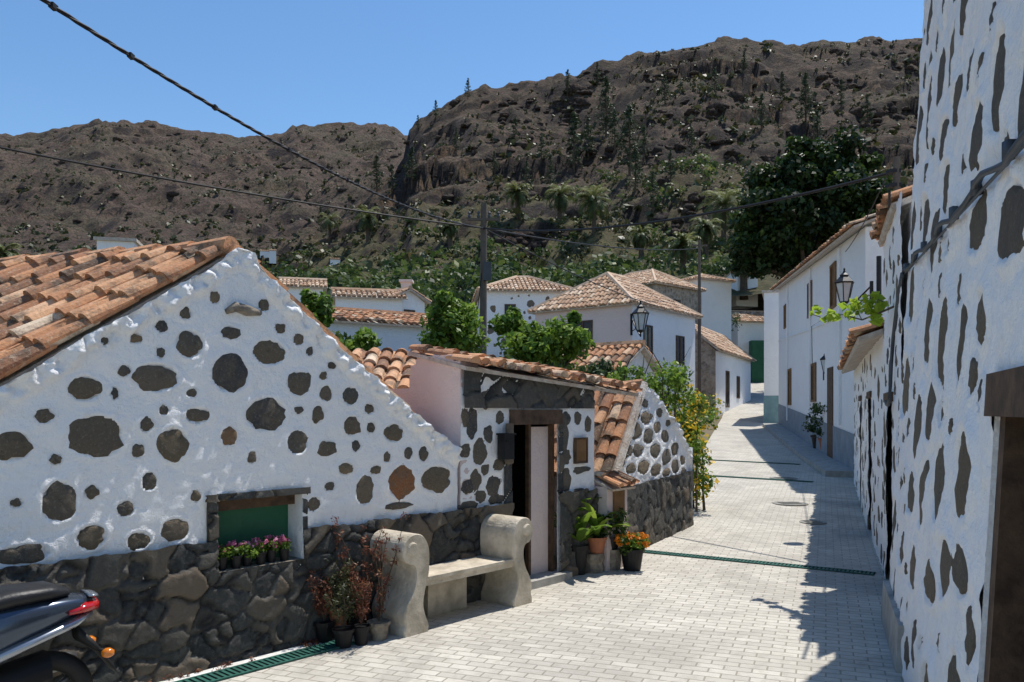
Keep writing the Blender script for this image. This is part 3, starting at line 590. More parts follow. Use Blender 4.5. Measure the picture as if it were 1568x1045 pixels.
# ---- generic houses
def house(name,px,Y,a,La,Lb,ez,z0,rise,roof='hip',ma='white2',ml='white2',wins=(),over=.25,base=None,tile='tile2',chim=False,pitch=.24):
    R=root(name); a=Vector((*a,0)).normalized(); b=Vector((-a.y,a.x,0)); O=Vector(((px-CX)/F*Y,Y,0)); Z=Vector((0,0,1))
    c=[O,O+a*La,O+a*La+b*Lb,O+b*Lb]
    for nm,i,j,mt in(('wall_street',0,1,ma),('wall_front',3,0,ml),('wall_side',1,2,ml),('wall_back',2,3,ma)):
        mb=MB(); quad(mb,c[i]+Z*z0,c[j]+Z*z0,c[j]+Z*ez,c[i]+Z*ez)
        if roof=='gb' and nm in('wall_street','wall_back'): mb.add([c[i]+Z*ez,c[j]+Z*ez,(c[i]+c[j])/2+Z*(ez+rise)],[(0,1,2)])
        if roof=='ga' and nm in('wall_front','wall_side'): mb.add([c[i]+Z*ez,c[j]+Z*ez,(c[i]+c[j])/2+Z*(ez+rise)],[(0,1,2)])
        mb.build(nm,M[mt],R)
    o=over; e=[c[0]-a*o-b*o,c[1]+a*o-b*o,c[2]+a*o+b*o,c[3]-a*o+b*o]; e=[x+Z*ez for x in e]; tm=MB();dm=MB()
    La2=La+2*o;Lb2=Lb+2*o
    kw=dict(pitch=pitch,ln=.45,r=pitch*.46,pans=False,seg=5)
    if roof=='hip':
        if La2>=Lb2: r0=(e[0]+e[3])/2+a*Lb2/2*.9+Z*rise; r1=(e[1]+e[2])/2-a*Lb2/2*.9+Z*rise; polys=[[e[0],e[1],r1,r0],[e[1],e[2],r1],[e[2],e[3],r0,r1],[e[3],e[0],r0]]
        else: r0=(e[0]+e[1])/2+b*La2/2*.9+Z*rise; r1=(e[3]+e[2])/2-b*La2/2*.9+Z*rise; polys=[[e[0],e[1],r0],[e[1],e[2],r1,r0],[e[2],e[3],r1],[e[3],e[0],r0,r1]]
        for p in polys: tiles(tm,dm,p,**kw)
        hips=[(e[0],r0),(r0,r1)]+([(e[1],r1),(e[3],r0)] if La2>=Lb2 else [(e[1],r0),(e[3],r1)])
        for p,q in hips: tm.cur=.75; tube(tm,[p+Z*.06,q+Z*.08],.12,6)
    elif roof=='ga':
        r0=(e[0]+e[3])/2+Z*rise;r1=(e[1]+e[2])/2+Z*rise; tiles(tm,dm,[e[0],e[1],r1,r0],**kw); tiles(tm,dm,[e[2],e[3],r0,r1],**kw); tube(tm,[r0+Z*.06,r1+Z*.06],.12,6)
    elif roof=='gb':
        r0=(e[0]+e[1])/2+Z*rise;r1=(e[3]+e[2])/2+Z*rise; tiles(tm,dm,[e[3],e[0],r0,r1],**kw); tiles(tm,dm,[e[1],e[2],r1,r0],**kw); tube(tm,[r0+Z*.06,r1+Z*.06],.12,6)
    else:
        boxc(dm,(c[0]+c[2])/2+Z*(ez+.05),La+.2,Lb+.2,.12,a,b)
    if tm.v: tm.build('roof_tiles',M[tile],R)
    dm.build('roof_deck',M['deck'],R)
    fr=MB();gl=MB()
    for side,s,h,wd,ht in wins:
        if side=='a': pl=Plane((O.x,O.y),(a.x,a.y),1)
        else: pl=Plane((O.x,O.y),(b.x,b.y),-1)
        pbox(gl,pl,s-wd/2,s+wd/2,h,h+ht,-.05,.012)
        for x0,x1,y0,y1 in((s-wd/2-.07,s-wd/2,h-.07,h+ht+.07),(s+wd/2,s+wd/2+.07,h-.07,h+ht+.07),(s-wd/2,s+wd/2,h-.07,h),(s-wd/2,s+wd/2,h+ht,h+ht+.07),(s-.03,s+.03,h,h+ht)): pbox(fr,pl,x0,x1,y0,y1,0,.04)
    if gl.v: gl.build('window_glass',M['glass'],R); fr.build('window_frames',M['wood'],R)
    if chim:
        ch=MB(); cc=(c[0]+c[2])/2+Z*(ez+rise); boxc(ch,cc+a*.5,.5,.5,1.2); boxc(ch,cc+a*.5+Z*.6,.7,.7,.12); ch.build('chimney',M['pink'],R)
    if base:
        bm=MB(); pl=Plane((O.x,O.y),(a.x,a.y),1); pl2=Plane((O.x,O.y),(b.x,b.y),-1); pbox(bm,pl,-.02,La,z0,base,-.02,.02); pbox(bm,pl2,0,Lb,z0,base,-.02,.021); bm.build('painted_base',M['teal'],R)
    return R,O,a,b
house('white_pink_house',968,36,(.608,.794),6.7,5.4,6.75,.5,1.9,'hip','white2','pink',[('a',1.5,4.6,.75,1.25),('a',4.9,4.3,.8,1.3),('l',2.6,4.9,.9,1.2),('a',3.2,1.6,.8,1.2)])
R,O_,a_,b_=house('stone_spotted_house',738,45,(.995,.10),5.2,5,8.7,2,1.15,'hip','white2','white2',[('a',1.6,7.2,.5,.7)])
smb=MB(); pl=Plane((O_.x,O_.y),(a_.x,a_.y),1); rstones(smb,pl,.2,5,5,8.5,45,0,.28,avoid=[(1.2,2,7,8.1)],gap=.12); smb.build('wall_stones',M['stone'],R)
house('rubble_stone_house',1003,56,(.75,.66),5.5,7,10.9,4,1.5,'hip','rubble','rubble',[('a',2.5,8.9,.7,1)])
house('small_white_house',1068,62,(.9,.44),3.4,4,12.2,5,.6,'hip')
house('small_white_house',905,60,(.95,.3),3.5,4,11.6,5,.7,'hip')
house('stone_and_white_house',1096,46,(.45,.89),11,3.6,5.4,1,1.7,'ga','white2','rubble',[('a',3.2,2.2,.9,2.1),('a',6.5,2.8,.8,1.3)])
house('low_white_house',948,24,(.62,.78),2.2,3.4,3.1,-.1,.85,'gb','white2','white2',tile='tile')
house('pale_blue_house',503,26,(.85,.53),4.2,3.5,4.85,-.1,.55,'ga','blue','blue',tile='tile')
house('small_white_house',600,40,(.8,.6),1.9,2.2,7.5,2,.6,'gb',chim=True,wins=[('a',1,6.2,.5,.8)])
house('small_white_house',515,39,(.97,.24),3.2,2.5,7.5,2,.5,'ga')
house('small_white_house',432,46,(.97,.24),2.3,2.5,9.1,3,.6,'ga')
house('small_white_house',148,30,(.97,.24),1.3,2,8.35,2,.3,'flat')
house('white_corner_building',1170,41,(.943,-.33),.95,6,8.0,.5,.4,'flat','white2','white2',base=2.7)
R,_,_,_=house('village_end_house',1130,74,(.98,.2),4.2,4,10.2,3.8,1.2,'ga','white2','white2')
mb=MB(); q=P(1160,540,73.5); boxc(mb,(q.x,q.y,6.3),1.3,.9,4.2); mb.build('green_gate',M['green'],R)
# ------------------------------------------------------------------ hills
def hillmesh(name,Z0,Z1,basepy,T,fprof,rows,pxs,amp,seed,terr,mat,back=120,tk=.6):
    tx=[a for a,_ in T];ty=[b for _,b in T]; V=np.zeros((rows+6,len(pxs),3))
    zz=np.linspace(Z0,Z1,rows)
    for i,Z in enumerate(zz):
        f=float(np.interp(Z,[a for a,_ in fprof],[b for _,b in fprof])); wgt=min(1,f*3+.15)
        for j,px in enumerate(pxs):
            top=np.interp(px,tx,ty); py=basepy+(top-basepy)*f; x=(px-CX)/F*Z; h=H-(py-HY)/F*Z
            q=Vector((x,Z,seed*17)); nn=noise.fractal(q*.018,.9,2.1,6); rg=abs(noise.fractal(q*.024+Vector((9,9,9)),.85,2.2,6)); fn=noise.fractal(q*.10,.6,2.2,5)
            edge=1-max(0,(f-.85)/.15)*.8
            hh=h+(nn*amp*1.2+(.3-rg)*amp*.9)*wgt*edge+fn*amp*.28*wgt
            if terr:
                st=terr; k=(hh+nn*12+fn*5)/st; fr_=k-math.floor(k); s2=min(1,max(0,(fr_-.35)/.3)); s2=s2*s2*(3-2*s2); m=max(0,min(1,(noise.noise(q*.035+Vector((3,1,0)))-.02)*2.6))*min(1,max(0,f-.2)*2.5)
                hh=hh+(s2-fr_)*st*tk*m*edge
            V[i,j]=(x,Z,hh)
    for r in range(6):
        k=(r+1)/6
        for j,px in enumerate(pxs):
            b=V[rows-1,j]; V[rows+r,j]=(b[0],b[1]+back*k,b[2]*(1-k*k)-5*k)
    nr,nc=V.shape[:2]; I,J=np.meshgrid(np.arange(nr-1),np.arange(nc-1),indexing='ij'); Q=np.stack([I*nc+J,I*nc+J+1,(I+1)*nc+J+1,(I+1)*nc+J],-1)
    np_mesh(name,V,Q,M[mat],None,smooth=True); return V
T1=[(-400,420),(200,412),(350,396),(430,372),(490,345),(540,310),(575,278),(600,262),(618,240),(626,196),(645,168),(690,150),(715,135),(740,130),(800,122),(870,112),(910,96),(1000,77),(1040,76),(1110,58),(1160,62),(1200,66),(1260,64),(1340,60),(1405,54),(1500,50),(2000,80)]
T2=[(-500,230),(0,206),(60,203),(110,192),(150,184),(210,189),(290,199),(350,207),(400,209),(438,203),(447,196),(520,193),(590,190),(625,203),(800,215),(2000,230)]
pxs=np.arange(-260,1820,4.5)
HV=hillmesh('rocky_hill',76,262,462,T1,[(76,0),(120,.20),(180,.52),(215,.74),(262,1)],210,pxs,7,1,11,'hill',tk=.75)
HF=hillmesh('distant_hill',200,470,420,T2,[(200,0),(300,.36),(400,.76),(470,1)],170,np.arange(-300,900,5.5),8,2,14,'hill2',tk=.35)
# ------------------------------------------------------------------ vegetation
def foliage(name,cl,per,size,mat,parent=None,seed=1,asp=.55,zs=.85,shell=.45,lightup=.35):
    r=np.random.default_rng(seed); cl=np.asarray(cl,dtype=float); K=len(cl); n=K*per
    c=np.repeat(cl,per,0); d=r.normal(size=(n,3)); d/=np.linalg.norm(d,axis=1)[:,None]
    rad=c[:,3:4]*r.uniform(0,1,(n,1))**shell; off=d*rad; off[:,2]*=zs; p=c[:,:3]+off
    nrm=d*.7+r.normal(size=(n,3))*.7+np.array([0,0,.4]); nrm/=np.linalg.norm(nrm,axis=1)[:,None]
    t=np.cross(nrm,r.normal(size=(n,3))); t/=np.linalg.norm(t,axis=1)[:,None]; bt=np.cross(nrm,t)
    sz=size*r.uniform(.55,1.35,(n,1)) if not isinstance(size,str) else c[:,3:4]*float(size)*r.uniform(.6,1.3,(n,1))
    V=np.stack([p-t*sz,p-bt*sz*asp,p+t*sz,p+bt*sz*asp],1)
    cr=np.repeat(r.uniform(0,1,K),per); val=np.clip(.2+cr*.45+r.normal(0,.16,n)+lightup*off[:,2]/np.maximum(c[:,3],.01)*.6,0,1)  # upper leaves of each clump lighter: light from above put into leaf colour
    return np_mesh(name,V.reshape(-1,3),np.arange(n*4).reshape(-1,4),mat,parent,np.repeat(val,4))
rg=np.random.default_rng(5)
def hp(V,px,Z,pxs0,step,Z0,Z1,rows):
    j=int((px-pxs0)/step); i=int((Z-Z0)/(Z1-Z0)*(rows-1)); i=min(max(i,0),rows-1); j=min(max(j,0),V.shape[1]-1); return V[i,j]
near=lambda px,Z: hp(HV,px,Z,-260,4.5,76,262,210)
far=lambda px,Z: hp(HF,px,Z,-300,5.5,200,470,170)
def clumpy(x,y): return noise.noise(Vector((x*.03,y*.03,7)))+.5*noise.noise(Vector((x*.1,y*.1,2)))
def boulders(name,items,seed):
    r=np.random.default_rng(seed); it=np.array(items); K=len(it); nu,nv=9,6
    u=np.linspace(0,2*np.pi,nu,endpoint=False); v=np.linspace(.12,np.pi-.12,nv); D=np.array([[math.sin(b)*math.cos(a),math.sin(b)*math.sin(a),math.cos(b)] for b in v for a in u])
    rad=r.uniform(.62,1.25,(K,nu*nv,1)); sc=np.stack([r.uniform(.8,1.8,K),r.uniform(.7,1.1,K),r.uniform(.5,1.0,K)],1)[:,None,:]
    V=it[:,None,:3]+D[None]*rad*sc*it[:,None,3:4]
    q=np.array([(i*nu+j,i*nu+(j+1)%nu,(i+1)*nu+(j+1)%nu,(i+1)*nu+j) for i in range(nv-1) for j in range(nu)]+[(0,1,2,3),(0,3,4,5),(0,5,6,8)])
    Q=(q[None]+(np.arange(K)*nu*nv)[:,None,None]).reshape(-1,4); np_mesh(name,V.reshape(-1,3),Q,M['rock'],None,np.repeat(r.uniform(0,1,K),nu*nv))
bl=[]; t_=0
while len(bl)<1500 and t_<90000:
    t_+=1; px=rg.uniform(-60,1600); Z=rg.uniform(125,261); i=int((Z-76)/186*209); j=int((px+260)/4.5); p=HV[i,j]; q=HV[min(i+2,209),j]; sl_=(q[2]-p[2])/max(q[1]-p[1],.1)
    if sl_<rg.uniform(.95,1.5) or noise.noise(Vector((p[0]*.05,p[1]*.05,3)))<-.05: continue
    r=rg.uniform(.35,1.2)*(1.9 if rg.random()<.1 else 1); bl.append((p[0]+rg.normal()*.6,p[1]+rg.normal()*.4,p[2]-r*.2,r))
n_=len(bl)
while len(bl)<n_+260 and t_<180000:
    t_+=1; px=rg.uniform(-60,660); Z=rg.uniform(240,468); i=int((Z-200)/270*169); j=int((px+300)/5.5); p=HF[i,j]; q=HF[min(i+2,169),j]; sl_=(q[2]-p[2])/max(q[1]-p[1],.1)
    if sl_<rg.uniform(.8,1.3): continue
    r=rg.uniform(.7,2.0); bl.append((p[0],p[1],p[2]-r*.3,r))
boulders('rock_outcrops',bl,9)
cl=[]
while len(cl)<6200:
    px=rg.uniform(-60,1600); Z=rg.uniform(100,260); p=near(px,Z)
    if clumpy(p[0],p[1])<rg.uniform(-.5,.5): continue
    r=rg.uniform(.25,.8)*(2.0 if rg.random()<.14 else 1); cl.append((p[0]+rg.normal()*.5,p[1]+rg.normal()*.5,p[2]+r*.3,r))
for _ in range(4000):
    px=rg.uniform(-60,660); Z=rg.uniform(200,460); p=far(px,Z); r=rg.uniform(.4,1.4)
    if clumpy(p[0],p[1])<rg.uniform(-.5,.5): continue
    cl.append((p[0],p[1],p[2]+r*.2,r))
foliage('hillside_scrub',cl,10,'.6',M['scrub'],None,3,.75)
cl=[];cl2=[];cl3=[]
for _ in range(2700):
    px=rg.uniform(330,1250) if rg.random()<.85 else rg.uniform(-50,400); Z=77+rg.uniform(0,1)**1.35*95; p=near(px,Z); 
    if clumpy(p[0]*1.5,p[1]*1.5)<rg.uniform(-.35,.5): continue
    u=rg.random(); r=rg.uniform(.35,1.1) if u<.62 else rg.uniform(1.0,2.3)
    v=rg.random(); c_=(p[0]+rg.normal(),p[1]+rg.normal(),p[2]+r*.4,r); (cl if v<.38 else cl2 if v<.70 else cl3).append(c_)
for _ in range(340):
    px=rg.uniform(-60,1130); Y=rg.uniform(50,78); x=(px-CX)/F*Y
    if xl(Y)-1<x: continue
    z=G(x,Y); r=rg.uniform(.8,1.8); (cl if rg.random()<.45 else cl2).append((x,Y,z+rg.uniform(.3,3.0),r))
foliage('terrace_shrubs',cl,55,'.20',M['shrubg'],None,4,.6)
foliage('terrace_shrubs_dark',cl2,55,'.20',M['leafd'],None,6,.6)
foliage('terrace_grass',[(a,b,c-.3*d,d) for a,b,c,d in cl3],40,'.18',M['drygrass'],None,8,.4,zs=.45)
def tree(name,base,crown,per,size,mat,trunk_r,seed,limbs=6,asp=.55,shell=.45):
    R=root(name); base=Vector(base); mb=MB(); cc=Vector(np.mean(np.array([c[:3] for c in crown]),0)); rr=random.Random(seed)
    fork=base.lerp(cc,.55); tube(mb,[base-Vector((0,0,.2)),base.lerp(fork,.5)+Vector((rr.uniform(-.1,.1),0,0)),fork],[trunk_r,trunk_r*.8,trunk_r*.65],8)
    for c in rr.sample(list(crown),min(limbs,len(crown))):
        q=Vector(c[:3]); m=fork.lerp(q,.5)+Vector((rr.uniform(-.1,.1),rr.uniform(-.1,.1),.1)); tube(mb,[fork,m,q],[trunk_r*.5,trunk_r*.3,trunk_r*.12],6)
    mb.build('trunk',M['bark'],R); foliage('crown',crown,per,size,mat,R,seed,asp,shell=shell); return R
def crown(px0,px1,py0,py1,Y,n,r0,r1,seed,shape=1,dy=None):
    q=np.random.default_rng(seed); out=[]
    a=P(px0,py1,Y);b=P(px1,py0,Y); cx=(a.x+b.x)/2;cz=(a.z+b.z)/2;rx=abs(b.x-a.x)/2;rz=abs(b.z-a.z)/2; dy=dy or rx*.8
    while len(out)<n:
        v=q.uniform(-1,1,3)
        if np.linalg.norm(v)>1 or (np.linalg.norm(v)<.45 and q.random()<.5): continue
        out.append((cx+v[0]*rx,Y+v[1]*dy,cz+v[2]*rz,q.uniform(r0,r1)))
    return out
c=crown(1145,1365,235,430,62,105,.8,1.7,1)+crown(1180,1350,212,330,62,55,.6,1.3,2)+crown(1120,1230,290,430,61,40,.7,1.3,3)
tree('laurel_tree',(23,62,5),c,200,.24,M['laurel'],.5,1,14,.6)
c=crown(655,735,470,550,18,26,.18,.40,4)+crown(670,720,448,500,18,8,.15,.28,5); tree('orange_tree',(-1.3,18,0),c,120,.075,M['leaf'],.09,2,8)
c=crown(770,900,500,560,17,30,.18,.40,6)+crown(765,800,468,520,17,8,.15,.25,7)+crown(850,900,482,530,17,9,.15,.26,8); tree('orange_tree',(.6,17,0),c,120,.075,M['leaf'],.09,3,9)
c=crown(525,572,508,548,14,10,.12,.25,9); tree('orange_tree',(-2.8,14,0),c,120,.06,M['leaf'],.06,4,5)
c=crown(455,500,448,505,15,14,.15,.3,10); tree('orange_tree',(-4.4,15.3,0),c,120,.07,M['leaf'],.07,5,5)
# bushes beside street
bs=root('lantana_bush')
cb=crown(995,1050,560,640,15,22,.15,.32,11,dy=1.2)+crown(1035,1078,600,700,16,22,.14,.3,12,dy=1.5)+crown(1040,1076,650,770,15,20,.12,.26,13,dy=.9)+crown(1050,1095,610,640,22,10,.2,.35,14,dy=1)+crown(935,1000,560,600,14,10,.12,.22,15)
foliage('bush_leaves',cb,75,.045,M['leaf'],bs,15); foliage('bush_flowers',[(a,b,c_,r*1.1) for a,b,c_,r in cb if a>3.2],16,.045,M['yellow'],bs,16,.9,shell=.1)
mb=MB(); rr=random.Random(3)
for k in range(16):
    c_=rr.choice(cb); tube(mb,[(c_[0]+rr.uniform(-.1,.1),c_[1],g(c_[1])-.1),(c_[0],c_[1],c_[2]),(c_[0]+rr.uniform(-.3,.3),c_[1],c_[2]+.5)],[.025,.015,.004],5)
mb.build('bush_stems',M['bark'],bs)
gd=root('garden_shrubs'); cb=crown(660,900,560,640,16,30,.2,.4,17,dy=1)+crown(470,560,520,560,17,14,.2,.4,18)+crown(880,960,560,600,20,10,.2,.4,19)+crown(1075,1150,470,500,70,8,.5,.9,20)
foliage('leaves',cb,100,.08,M['leafd'],gd,18)
def palm(base,h,fl,seed):
    R=root('palm_tree'); rr=random.Random(seed); b=Vector(base); mb=MB(); top=b+Vector((rr.uniform(-.3,.3),0,h)); tube(mb,[b-Vector((0,0,1)),b.lerp(top,.5),top],[.42,.34,.36],8); mb.build('trunk',M['bark'],R); mb=MB()
    for k in range(54):
        az=rr.uniform(0,6.283); el=rr.uniform(-.8,1.35); d=Vector((math.cos(az),math.sin(az),0)); L=fl*rr.uniform(.85,1.1); mb.cur=max(0,min(1,.4+el*.4+rr.uniform(-.2,.2))); pts=[]
        for i in range(7):
            t=i/6; e=el-t*t*1.5; pts.append((pts[-1]+ (d*math.cos(e)+Vector((0,0,math.sin(e))))*L/6) if pts else top.copy())
        sd=d.cross(Vector((0,0,1)))
        for i in range(6):
            for w_ in range(3):
                p=pts[i].lerp(pts[i+1],w_/3); ll=L*.18*(1-((i+w_/3)/6-.4)**2*1.6)
                for sg in(-1,1):
                    q=p+sd*sg*ll*.85+(pts[i+1]-pts[i])*.6+Vector((0,0,-ll*rr.uniform(.1,.5))); tt=(pts[i+1]-pts[i]).normalized()*.07; mb.add([p-tt,p+tt,q+tt*.3,q-tt*.3],[(0,1,2,3)])
        tube(mb,pts,.03,4,False)
    mb.build('fronds',M['palm'],R)
def slope_at(px,py,Z0=79):
    Z=Z0
    while Z<255:
        p=near(px,Z)
        if HY-(p[2]-H)*F/p[1]<=py: return p
        Z+=1
    return near(px,Z)
for px,py,wpx,sd in[(797,303,28,1),(860,303,32,2),(914,306,38,3),(565,338,28,4),(1110,320,48,5),(1046,376,34,6),(1142,404,38,7),(985,360,26,9),(1085,348,32,12),(692,348,22,10),(505,340,22,11)]:
    p=slope_at(px,py+wpx*1.3); fl=wpx/F*p[1]*.95; palm(p,wpx*1.3/F*p[1],fl,sd)
p=near(8,95); palm(p,5,2.4,8)
def pine(p,h,seed):
    R=root('pine_tree'); rr=random.Random(seed); p=Vector(p); mb=MB(); tube(mb,[p-Vector((0,0,1)),p+Vector((0,0,h*.5)),p+Vector((0,0,h))],[h*.022,h*.014,h*.003],6); cl=[]; z=h*.12
    while z<h:
        w_=h*.20*(1-z/h)**.75*rr.uniform(.6,1.25)
        for k in range(rr.choice([2,3,4])):
            a=rr.uniform(0,6.28); q=p+Vector((math.cos(a)*w_,math.sin(a)*w_,z+w_*.2)); tube(mb,[p+Vector((0,0,z)),q],[h*.006,h*.002],4,False); cl.append((q.x,q.y,q.z,h*.045)); m=p.lerp(q,.5); cl.append((m.x,m.y,(q.z+p.z+z)/2,h*.035))
        z+=h*.045
    cl.append((p.x,p.y,p.z+h,h*.02)); mb.build('trunk',M['bark'],R); foliage('needles',cl,22,'.42',M['pine'],R,seed,.35,zs=.7)
for i,(px,py,hp_) in enumerate([(580,262,58),(635,290,62),(720,137,32),(880,265,90),(905,250,65),(928,210,92),(942,240,66),(965,275,108),(975,296,66),(990,250,50),(845,290,50),(1235,195,78),(1255,225,56),(1170,200,56),(1020,160,46),(810,300,44),(668,185,30),(495,320,44),(1330,200,56),(1095,150,42),(642,172,24),(760,270,38),(1060,240,46),(870,150,42),(600,300,46),(915,132,36),(1140,115,34),(1000,330,64),(830,250,40),(1200,150,40),(1290,170,46),(1030,280,50),(790,220,40),(700,240,36)]):
    q=slope_at(px,py); pine(q,hp_/F*q[1],i+1)
for px,py,w_ in[(506,412,1.8),(398,396,2.2),(412,402,1.6),(1128,452,2.4)]:
    p=slope_at(px,py); house('hillside_white_house',px,float(p[1]),(.96,.28),w_,2,float(p[2])+1.6,float(p[2])-1.5,.35,'ga',over=.1)
# ------------------------------------------------------------------ bench
bench=root('concrete_bench')
prof=[(.02,0),(.01,.06),(.05,.15),(.075,.25),(.05,.38),(.01,.50),(.0,.62),(.01,.74),(.07,.83),(.16,.86),(.25,.835),(.30,.765),(.295,.68),(.25,.62),(.185,.60),(.155,.55),(.155,.46),(.19,.36),(.25,.27),(.285,.18),(.27,.10),(.285,.05),(.285,0)]
def spl(p,k=4):
    out=[]
    for i in range(len(p)-1):
        p0=p[max(i-1,0)];p1=p[i];p2=p[i+1];p3=p[min(i+2,len(p)-1)]
        for j in range(k):
            t=j/k; out.append(tuple(.5*((2*p1[d])+(-p0[d]+p2[d])*t+(2*p0[d]-5*p1[d]+4*p2[d]-p3[d])*t*t+(-p0[d]+3*p1[d]-3*p2[d]+p3[d])*t**3) for d in(0,1)))
    return out+[p[-1]]
def arm(name,sin,sg):
    mb=MB(); pr=spl(prof); n=len(pr); vs=[]
    offs=[(.05,.985),(.065,1),(.49,1),(.505,.985)]
    for o,k in offs:
        for a,h in pr:
            cx,ch=.14,.42; vs.append(W1.pt(sin+sg*(cx+(a-cx)*(k if k==1 else .93)),(ch+(h-ch)*k) if h>.01 else 0,o))
    fs=[(r*n+i,r*n+(i+1)%n,(r+1)*n+(i+1)%n,(r+1)*n+i) for r in range(3) for i in range(n)]+[tuple(range(n)),tuple(range(3*n,4*n))]
    mb.add(vs,fs)
    c=W1.pt(sin+sg*.20,.735,.505); e=W1.pt(sin+sg*.20,.735,.525); tube(mb,[c,e],[.06,.05],16)
    mb.build(name,M['concrete'],bench)
arm('arm_near',.90,-1); arm('arm_far',1.98,1)
mb=MB(); pbox(mb,W1,.86,2.02,.39,.455,.05,.47); pbox(mb,W1,.86,2.02,.44,.47,.46,.49); pbox(mb,W1,1.2,1.7,0,.39,.05,.15); mb.build('seat',M['concrete'],bench)
# ------------------------------------------------------------------ pots and plants
def wp(px,py): v=grd(px,py); return Vector((v.x,v.y,.006))
def pot(name,c,r,h,mat,plant,seed=1):
    R=root(name); mb=MB(); lathe(mb,c,[(r*.7,0),(r*.74,.02),(r*.95,h*.82),(r*1.08,h*.83),(r*1.1,h),(r*.95,h),(r*.9,h*.9)],18); mb.build('pot',M[mat],R,False); t=Vector(c)+Vector((0,0,h)); rr=random.Random(seed)
    st=MB()
    if plant=='dry':
        cl=[]
        for k in range(9):
            e=t+Vector((rr.uniform(-1,1)*r*1.3,rr.uniform(-1,1)*r*1.3,rr.uniform(.15,.42))); tube(st,[t,t.lerp(e,.5)+Vector((rr.uniform(-.02,.02),0,.03)),e],[.005,.004,.002],4)
            for q in(.4,.6,.8,1): m=t.lerp(e,q); cl.append((m.x,m.y,m.z,.05))
        foliage('leaves',cl,26,.016,M['redf' if seed%2 else 'scrub'],R,seed,.3)
    elif plant=='tall':
        cl=[]
        for k in range(6):
            pts=[t]; d=Vector((rr.uniform(-.25,.25),rr.uniform(-.2,.2),1)); 
            for i in range(6): d=d+Vector((rr.uniform(-.12,.12),rr.uniform(-.1,.1),0)); pts.append(pts[-1]+d.normalized()*rr.uniform(.07,.15)*(1 if k else 1.3))
            tube(st,pts,[.006,.006,.005,.005,.004,.003,.002],4); cl+=[(p.x,p.y,p.z,.045) for p in pts[1:]]
        foliage('leaves',cl,16,.017,M['redf'],R,seed,.35)
    elif plant=='marigold':
        foliage('leaves',[(t.x+rr.uniform(-1,1)*r*1.1,t.y+rr.uniform(-1,1)*r,t.z+rr.uniform(.0,.12),.08) for k in range(16)],60,.025,M['leaf'],R,seed)
        foliage('flowers',[(t.x+rr.uniform(-1,1)*r*1.5,t.y+rr.uniform(-1,1)*r*1.3,t.z+.10+rr.uniform(-.04,.07),.026) for k in range(60)],26,.014,M['marig'],R,seed,.9)
    elif plant=='broad':
        mb=MB()
        for k in range(18):
            az=rr.uniform(0,6.28);el=rr.uniform(.5,1.45);L=rr.uniform(.3,.6); d=Vector((math.cos(az),math.sin(az),0)); sd=d.cross(Vector((0,0,1))); mb.cur=rr.uniform(.2,1); pv=None;p=t.copy()
            for i in range(7):
                q=i/6; w_=.055*math.sin(math.pi*min(1,q*1.0))**.7+.004; cur=(p-sd*w_,p-Vector((0,0,.012)),p+sd*w_)
                if pv: mb.add([*pv,*cur],[(0,1,4,3),(1,2,5,4)])
                pv=cur; e=el-q*q*1.4; p=p+(d*math.cos(e)+Vector((0,0,math.sin(e))))*L/6
        mb.build('leaves',M['leaf'],R,True)
    elif plant=='pinkf':
        foliage('leaves',[(t.x+rr.uniform(-1,1)*r,t.y+rr.uniform(-1,1)*r,t.z+rr.uniform(0,.06),.05) for k in range(7)],40,.016,M['leaf'],R,seed)
        foliage('flowers',[(t.x+rr.uniform(-1,1)*r*1.2,t.y+rr.uniform(-1,1)*r*1.1,t.z+.06+rr.uniform(-.03,.04),.018) for k in range(12)],14,.011,M['pinkf'],R,seed,.9)
    elif plant=='bushy':
        foliage('leaves',[(t.x+rr.uniform(-1,1)*r*1.2,t.y+rr.uniform(-1,1)*r*1.2,t.z+rr.uniform(0,.3),.1) for k in range(14)],50,.03,M['leafd'],R,seed)
    if st.v: st.build('stems',M['bark'],R)
pot('potted_plant',wp(497,984),.085,.17,'blackpot','dry',1); pot('potted_plant',wp(526,992),.085,.15,'blackpot','dry',2); pot('potted_plant',wp(553,988),.07,.15,'blackpot','dry',3)
pot('potted_plant',wp(518,978),.08,.26,'pot','dry',4); pot('potted_plant',wp(580,980),.09,.15,'palebase','tall',5); pot('potted_plant',wp(552,972),.08,.22,'blackpot','tall',7); pot('potted_plant',wp(535,972),.08,.24,'blackpot','dry',9); pot('potted_plant',wp(492,974),.08,.2,'blackpot','dry',12)
for k in range(6):
    c=W1.pt(hole[0]+.07+k*.105,hole[2],-.05+.02*(k%2)); pot('flower_pot',c,.045,.10,'blackpot','pinkf',20+k)
pb=root('stone_pedestal')
mb=MB(); lathe(mb,wp(908,876),[(.13,0),(.14,.05),(.12,.1),(.14,.16),(.13,.22)],10); lathe(mb,wp(936,872),[(.11,0),(.12,.1),(.11,.24)],10); mb.build('stones',M['palebase'],pb)
pot('terracotta_plant_pot',wp(913,876)+Vector((0,0,.22)),.12,.19,'pot','broad',31); pot('plant_pot',wp(936,872)+Vector((0,0,.24)),.11,.16,'blackpot','bushy',32)
pot('marigold_pot',wp(968,874),.14,.26,'blackpot','marigold',33); pot('plant_pot',wp(885,880),.12,.34,'blackpot','broad',34); pot('plant_pot',wp(872,876),.10,.50,'blackpot','broad',37)
